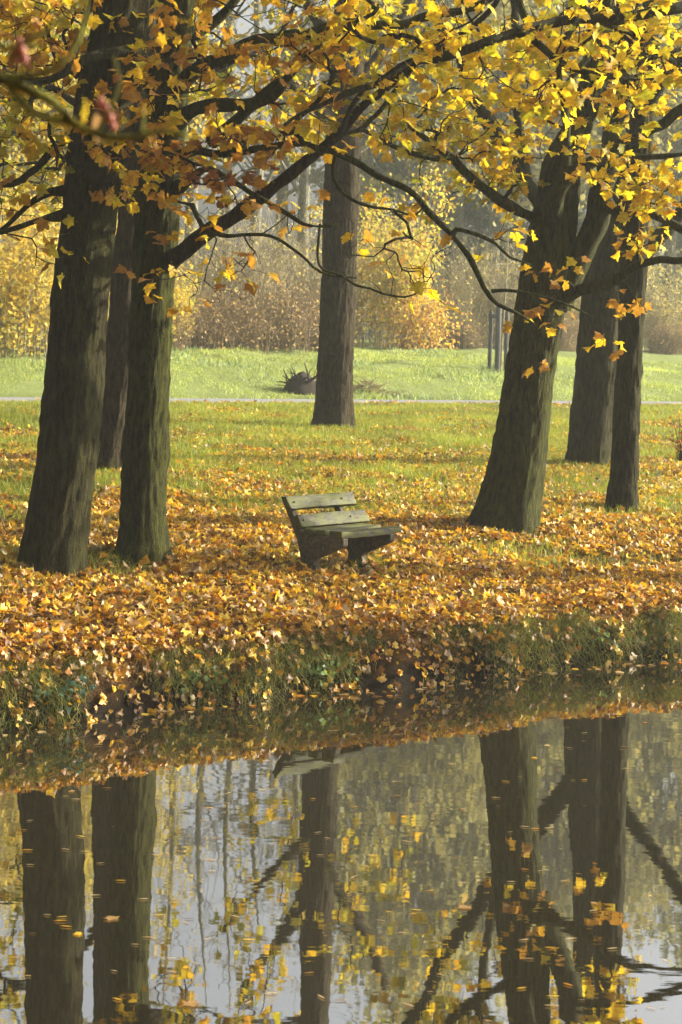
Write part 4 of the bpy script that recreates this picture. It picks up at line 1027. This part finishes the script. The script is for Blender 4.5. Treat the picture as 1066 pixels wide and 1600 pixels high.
def far_shrub(h, w, nst, mat, nl, cols, lsz, name, arch=.5):
    e = empty(name, (0, 0, 0), 'x', 'shrub'); mb = MB(); tips = []
    for k in range(nst):
        a = rng.uniform(0, 6.28); r = w * math.sqrt(rng.random()) * .6; p0 = np.array([math.cos(a) * r, math.sin(a) * r * .6, -.2])
        a2 = rng.uniform(0, 6.28); hh = h * rng.uniform(.45, 1); v = np.array([math.cos(a2), math.sin(a2), 0]) * hh * arch * rng.uniform(.1, .9)
        B = catmull(np.array([p0, p0 + v * .25 + [0, 0, hh * .55], p0 + v + [0, 0, hh * rng.uniform(.8, 1)]]) + rng.normal(0, .06, (3, 3)), .35)
        mb.tube(B, np.linspace(rng.uniform(.012, .028), .005, len(B)), 4)
        for z in range(4):
            b = B[int(rng.integers(len(B) // 3, len(B)))]; u = rng.normal(0, .3, 3) + [0, 0, .35]
            mb.tube(np.array([b, b + u * .5, b + u]), [.009, .007, .004], 4); tips += [b + u, b + u * .4, b]
    tag(obj('stems', mb.mesh('stems'), mat, e), kind='stuff')
    if nl:
        tips = np.array(tips); c = tips[rng.integers(0, len(tips), nl)] + rng.normal(0, .28, (nl, 3)); c[:, 2] = np.abs(c[:, 2])
        V, T, who = batch(OVAL, rng.integers(0, 4, nl), c, frames(rng.normal(0, 1, (nl, 3)) + [0, 0, -.4], rng.normal(0, 1, (nl, 3))), rng.uniform(*lsz, nl))
        pc = np.array(cols)[rng.integers(0, len(cols), nl)] * rng.uniform(.75, 1.2, (nl, 1))
        tag(obj('crown', mesh_np('crown', V, T, pc[who]), BGLEAF, e), kind='stuff')
    return e
def put(e, x, y, s=1.0, rz=None, label=None, group=None):
    e.location = (x, y, gz(x, y) - .05); e.scale = (s, s, s * float(rng.uniform(.92, 1.1)))
    e.rotation_euler = (0, 0, rng.uniform(0, 6.28) if rz is None else rz)
    tag(e, label, None, group); return e
def far_at(px, u):
    """point of the wood on the ray through pixel column px, u metres behind the water's edge"""
    r = at(px, HY + 40, 1.0)[0]; y = (16.5 + u) / (1 - SLOPE * r); return r * y, y

Y1 = [(.62, .47, .10), (.55, .46, .10), (.46, .42, .11), (.70, .50, .10)]
Y2 = [(.68, .54, .08), (.60, .52, .09), (.70, .46, .10), (.48, .50, .10)]
OR = [(.66, .44, .10), (.68, .36, .12), (.60, .50, .10)]
GY = [(.50, .45, .20), (.56, .48, .18), (.44, .40, .20)]
RB = [(.46, .32, .17), (.52, .38, .2), (.38, .27, .15)]
protos = {
    'yellow': far_shrub(5.2, 2.6, 60, CANE, 5200, Y1, (.10, .20), 'hazel_shrub'),
    'golden': far_shrub(6.5, 2.6, 50, CANE, 5600, Y2, (.10, .20), 'golden_shrub'),
    'orange': far_shrub(2.6, 1.9, 36, REDCANE, 2200, OR, (.09, .17), 'orange_shrub'),
    'cane': far_shrub(5.0, 2.4, 120, CANE, 500, GY, (.07, .14), 'bare_shrub', .7),
    'bramble': far_shrub(2.3, 2.2, 150, REDCANE, 900, RB, (.07, .13), 'bramble_shrub', 1.0),
    'grey': far_shrub(5.5, 2.5, 80, CANE, 2400, GY, (.09, .17), 'willow_shrub', .6),
}
used = set()
def place(kind, px, u, s, label, group=None):
    e = protos[kind]
    if kind in used: e = copy_tree(e)
    used.add(kind); x, y = far_at(px, u); return put(e, x, y, s, None, label, group)
G1 = 'shrubs along the far edge of the meadow'
for px, u, s in ((-70, 46, 1.0), (20, 44, .95), (110, 47, 1.0), (200, 49, .9)): place('yellow', px, u, s, 'dense pale yellow hazel shrub at the edge of the meadow behind the thick trunk', G1)
for px, u, s in ((270, 52, .9), (330, 55, 1.1), (400, 54, 1.15), (455, 57, 1.1), (500, 56, 1.0)): place('cane', px, u, s, 'bare pale caned shrub at the meadow edge between the left trunks and the lone trunk', G1)
for px, u, s in ((250, 50, .8), (310, 51.5, 1.0), (375, 52, 1.0), (440, 53, 1.1), (490, 54, 1.0)): place('bramble', px, u, s, 'low reddish brown bramble along the meadow edge left of the lone trunk', G1)
place('golden', 620, 58, 1.05, 'big golden leaved bush at the meadow edge right of the lone trunk')
place('golden', 560, 61, .9, 'yellow bush at the meadow edge half hidden by the lone trunk')
place('golden', 268, 50, .45, 'small bright yellow shrub peeping past the greenish trunk')
place('orange', 655, 56, 1.0, 'low orange leaved shrub at the foot of the big golden bush')
for px, u, s in ((700, 60, 1.0), (745, 62, 1.1), (800, 61, 1.0)): place('cane', px, u, s, 'bare caned shrub at the meadow edge behind the staked young tree', G1)
for px, u, s in ((850, 64, 1.0), (900, 63, 1.0), (960, 64, 1.1), (1030, 62, 1.0), (1100, 63, 1.1), (1170, 62, 1)): place('grey', px, u, s, 'grey yellow speckled shrub at the meadow edge behind the right trunks', G1)
for px, u, s in ((720, 59, .7), (880, 61, .75), (1040, 60, .8)): place('bramble', px, u, s, 'low brown bramble along the meadow edge right of the big golden bush', G1)
for px, u, s in ((-160, 48, 1.2), (-260, 50, 1.2)): place('yellow', px, u, s, 'dense pale yellow hazel shrub at the edge of the meadow behind the thick trunk', G1)
for px, u, s in ((1250, 63, 1.1), (1340, 62, 1.2)): place('grey', px, u, s, 'grey yellow speckled shrub at the meadow edge behind the right trunks', G1)

tp = {
    'sparse': far_tree(24, 3.6, 380, (.34, .30, .12), (.5, .42, .14), (.14, .26), nb=26),
    'sparse2': far_tree(27, 3.2, 240, (.30, .28, .14), (.44, .36, .14), (.14, .26), nb=24),
    'dense': far_tree(30, 5.0, 6500, (.20, .22, .11), (.34, .34, .17), (.25, .5), nb=46),
    'dense2': far_tree(27, 5.4, 6500, (.26, .26, .12), (.42, .38, .17), (.25, .5), nb=46),
    'spruce': far_tree(30, 4.6, 7500, (.10, .14, .09), (.18, .22, .14), (.22, .45), conic=True, nb=80, name='spruce_tree'),
    'yellowtree': far_tree(15, 4.2, 6000, (.46, .42, .10), (.62, .48, .10), (.14, .28), nb=34),
}
usedt = set()
def plant(kind, px, u, s, label, group='misty trees of the far wood'):
    e = tp[kind]
    if kind in usedt: e = copy_tree(e)
    usedt.add(kind); x, y = far_at(px, u); put(e, x, y, s, None, label, group)
for px, u, s in ((-120, 60, 1.0), (-10, 57, 1.0), (90, 62, 1.05), (170, 60, .9)): plant('yellowtree', px, u, s, 'yellow green tree rising behind the hazel shrubs')
for px, u, s, k in ((215, 66, .9, 'sparse'), (262, 72, .95, 'sparse2'), (300, 64, 1.0, 'sparse'), (345, 76, 1.0, 'sparse2'), (385, 68, .95, 'sparse'), (430, 80, 1.05, 'sparse2'), (470, 70, 1.0, 'sparse'), (510, 82, 1.0, 'sparse2')):
    plant(k, px, u, s, {'sparse': 'tall thin tree with a few yellowing leaves in the mist behind the bare shrubs', 'sparse2': 'very tall nearly bare thin tree in the mist behind the bare shrubs'}[k])
for px, u, s, k in ((560, 78, .95, 'dense2'), (610, 84, 1.0, 'dense'), (660, 76, 1.0, 'dense2'), (715, 82, 1.05, 'dense'), (770, 77, 1.0, 'dense2'), (820, 84, 1.0, 'dense'), (875, 78, 1.05, 'dense2'), (930, 83, 1.0, 'dense'), (985, 77, 1.0, 'dense2'), (1040, 84, 1.05, 'dense'), (1100, 78, 1, 'dense2'), (1170, 82, 1.1, 'dense'), (1250, 79, 1.0, 'dense2'), (1340, 82, 1.0, 'dense'), (1440, 80, 1.0, 'dense2')):
    plant(k, px, u, s, {'dense': 'tall grey green dense tree fading into the mist behind the meadow', 'dense2': 'broad tree with dense paler yellowish crown in the mist behind the meadow'}[k])
for px, u, s in ((585, 92, 1.05), (690, 94, 1.1), (745, 92, 1.0), (800, 95, 1.1), (860, 93, 1.0), (960, 94, 1.1), (1060, 93, 1.0)): plant('spruce', px, u, s, 'dark tall spruce at the back of the misty wood')
for px, u, s, k in ((-330, 66, .8, 'dense2'), (-230, 70, .75, 'dense2'), (-60, 74, .7, 'dense2'), (40, 78, .7, 'dense2'), (130, 74, .7, 'dense2')): plant(k, px, u, s, 'medium tall dense tree in the mist behind the hazel shrubs')

for x, y, sc_ in ((-26, -9, .6), (-19, -13, .65), (-13, -8, .6), (-8, -14, .65), (-3, -9, .6), (3, -13, .62), (8, -8, .6), (14, -12, .65), (20, -8, .6), (27, -12, .65)):
    put(copy_tree(tp['dense2']), x, y, sc_, None, 'dense tree standing on the near bank of the pond', 'trees on the near bank')

# ------------------------------------------------------------------ slender tree on the near bank, one branch crossing the view out of focus
def near_tree():
    bx, by = -2.0, 2.6; s = np.array([bx, by, gz(bx, by)])
    e = empty('spindle_tree', s, 'slender tree with a mossy branch and red buds hanging close over the water', 'tree')
    mb = MB(); D = 2.9
    C = catmull(np.array([[bx, by, s[2] - .3, .05], [bx + .05, by, 2.6, .042], [bx + .2, by + .1, 3.6, .035], [bx + .1, by + .2, 5, .02], [bx + .2, by + .2, 6.2, .006]]), .1)
    mb.tube(C[:, :3], C[:, 3], 14); obj('trunk', mb.mesh('trunk', True, s), SUNLITMOSS, e)
    def br(pts, p0=None):
        rows = line(pts, D)
        if p0 is not None: rows = np.vstack([p0, rows])
        C = catmull(rows, .02); mb = MB(); mb.tube(C[:, :3], C[:, 3], 8); obj('branch', mb.mesh('branch', True, s), SUNLITMOSS, e)
    br([(-200, 60, 14), (-60, 112, 10), (0, 122, 9), (40, 138, 8), (85, 160, 7), (115, 192, 6.5), (160, 212, 6), (215, 214, 5), (255, 204, 4), (300, 215, 2.5)], [bx + .2, by + .1, 3.62, .02])
    br([(8, 124, 6), (25, 150, 5.5), (55, 178, 5), (90, 188, 5), (112, 190, 4.5)])
    br([(-30, 115, 5), (60, 118, 4.5), (110, 85, 4), (130, 40, 3), (140, -20, 2)])
    br([(-40, 72, 4), (30, 70, 4), (60, 55, 3.5), (120, 10, 3), (150, -40, 2)], [bx + .2, by + .1, 3.7, .015])
    br([(150, 208, 3.5), (172, 170, 3), (188, 125, 2.5), (178, 90, 2)])
    br([(222, 212, 3), (225, 180, 2.5), (226, 172, 2.5)])
    for px, py, r in ((30, 66, 7), (34, 78, 8), (38, 92, 7), (31, 96, 6), (157, 160, 8), (165, 168, 8), (172, 184, 7), (177, 198, 6), (60, 150, 4), (183, 122, 4), (224, 174, 3.5)):
        c = at(px, py, D); k = D / F_; P = np.array([(0, 0, .9), (0, 0, .45), (0, 0, 0), (0, 0, -.6), (0, 0, -.95)]) * r * k * 1.3
        mb = MB(); mb.tube(P + c, np.array([.25, .8, 1, .75, .2]) * r * k, 8); obj('bud', mb.mesh('bud', True, s), BUD, e)
    L = [(at(150, 165, D), 'f_brown'), (at(130, 150, D), 'amber'), (at(45, 60, D), 'f_brown')]
    for p, pal in L:
        tv, tt = leaf_template('oval', 7, .2); me = mesh_np('leaf', tv, tt, np.repeat(pick(pal, 1), len(tv), 0)); o = obj('leaf', me, LEAF, e)
        o.location = tuple(p - s); o.scale = (.05, .05, .05); o.rotation_euler = (rng.uniform(-2.5, -.6), rng.uniform(-1, 1), rng.uniform(-2, 2))
near_tree()

# ------------------------------------------------------------------ morning haze
def build_haze():
    m, nt, out = new_mat('morning_haze')
    v = N(nt, 'ShaderNodeVolumePrincipled'); v.inputs['Color'].default_value = (.95, 1.0, .97, 1); v.inputs['Density'].default_value = .00062
    v.inputs['Anisotropy'].default_value = .25
    nt.links.new(v.outputs[0], out.inputs['Volume'])
    mb = MB(); mb.box((0, 62, 18), (104, 112, 20.5)); o = obj('haze', mb.mesh('haze', False), m)
    tag(o, 'pale morning haze hanging over the pond and meadow', 'haze', kind='stuff')
build_haze()
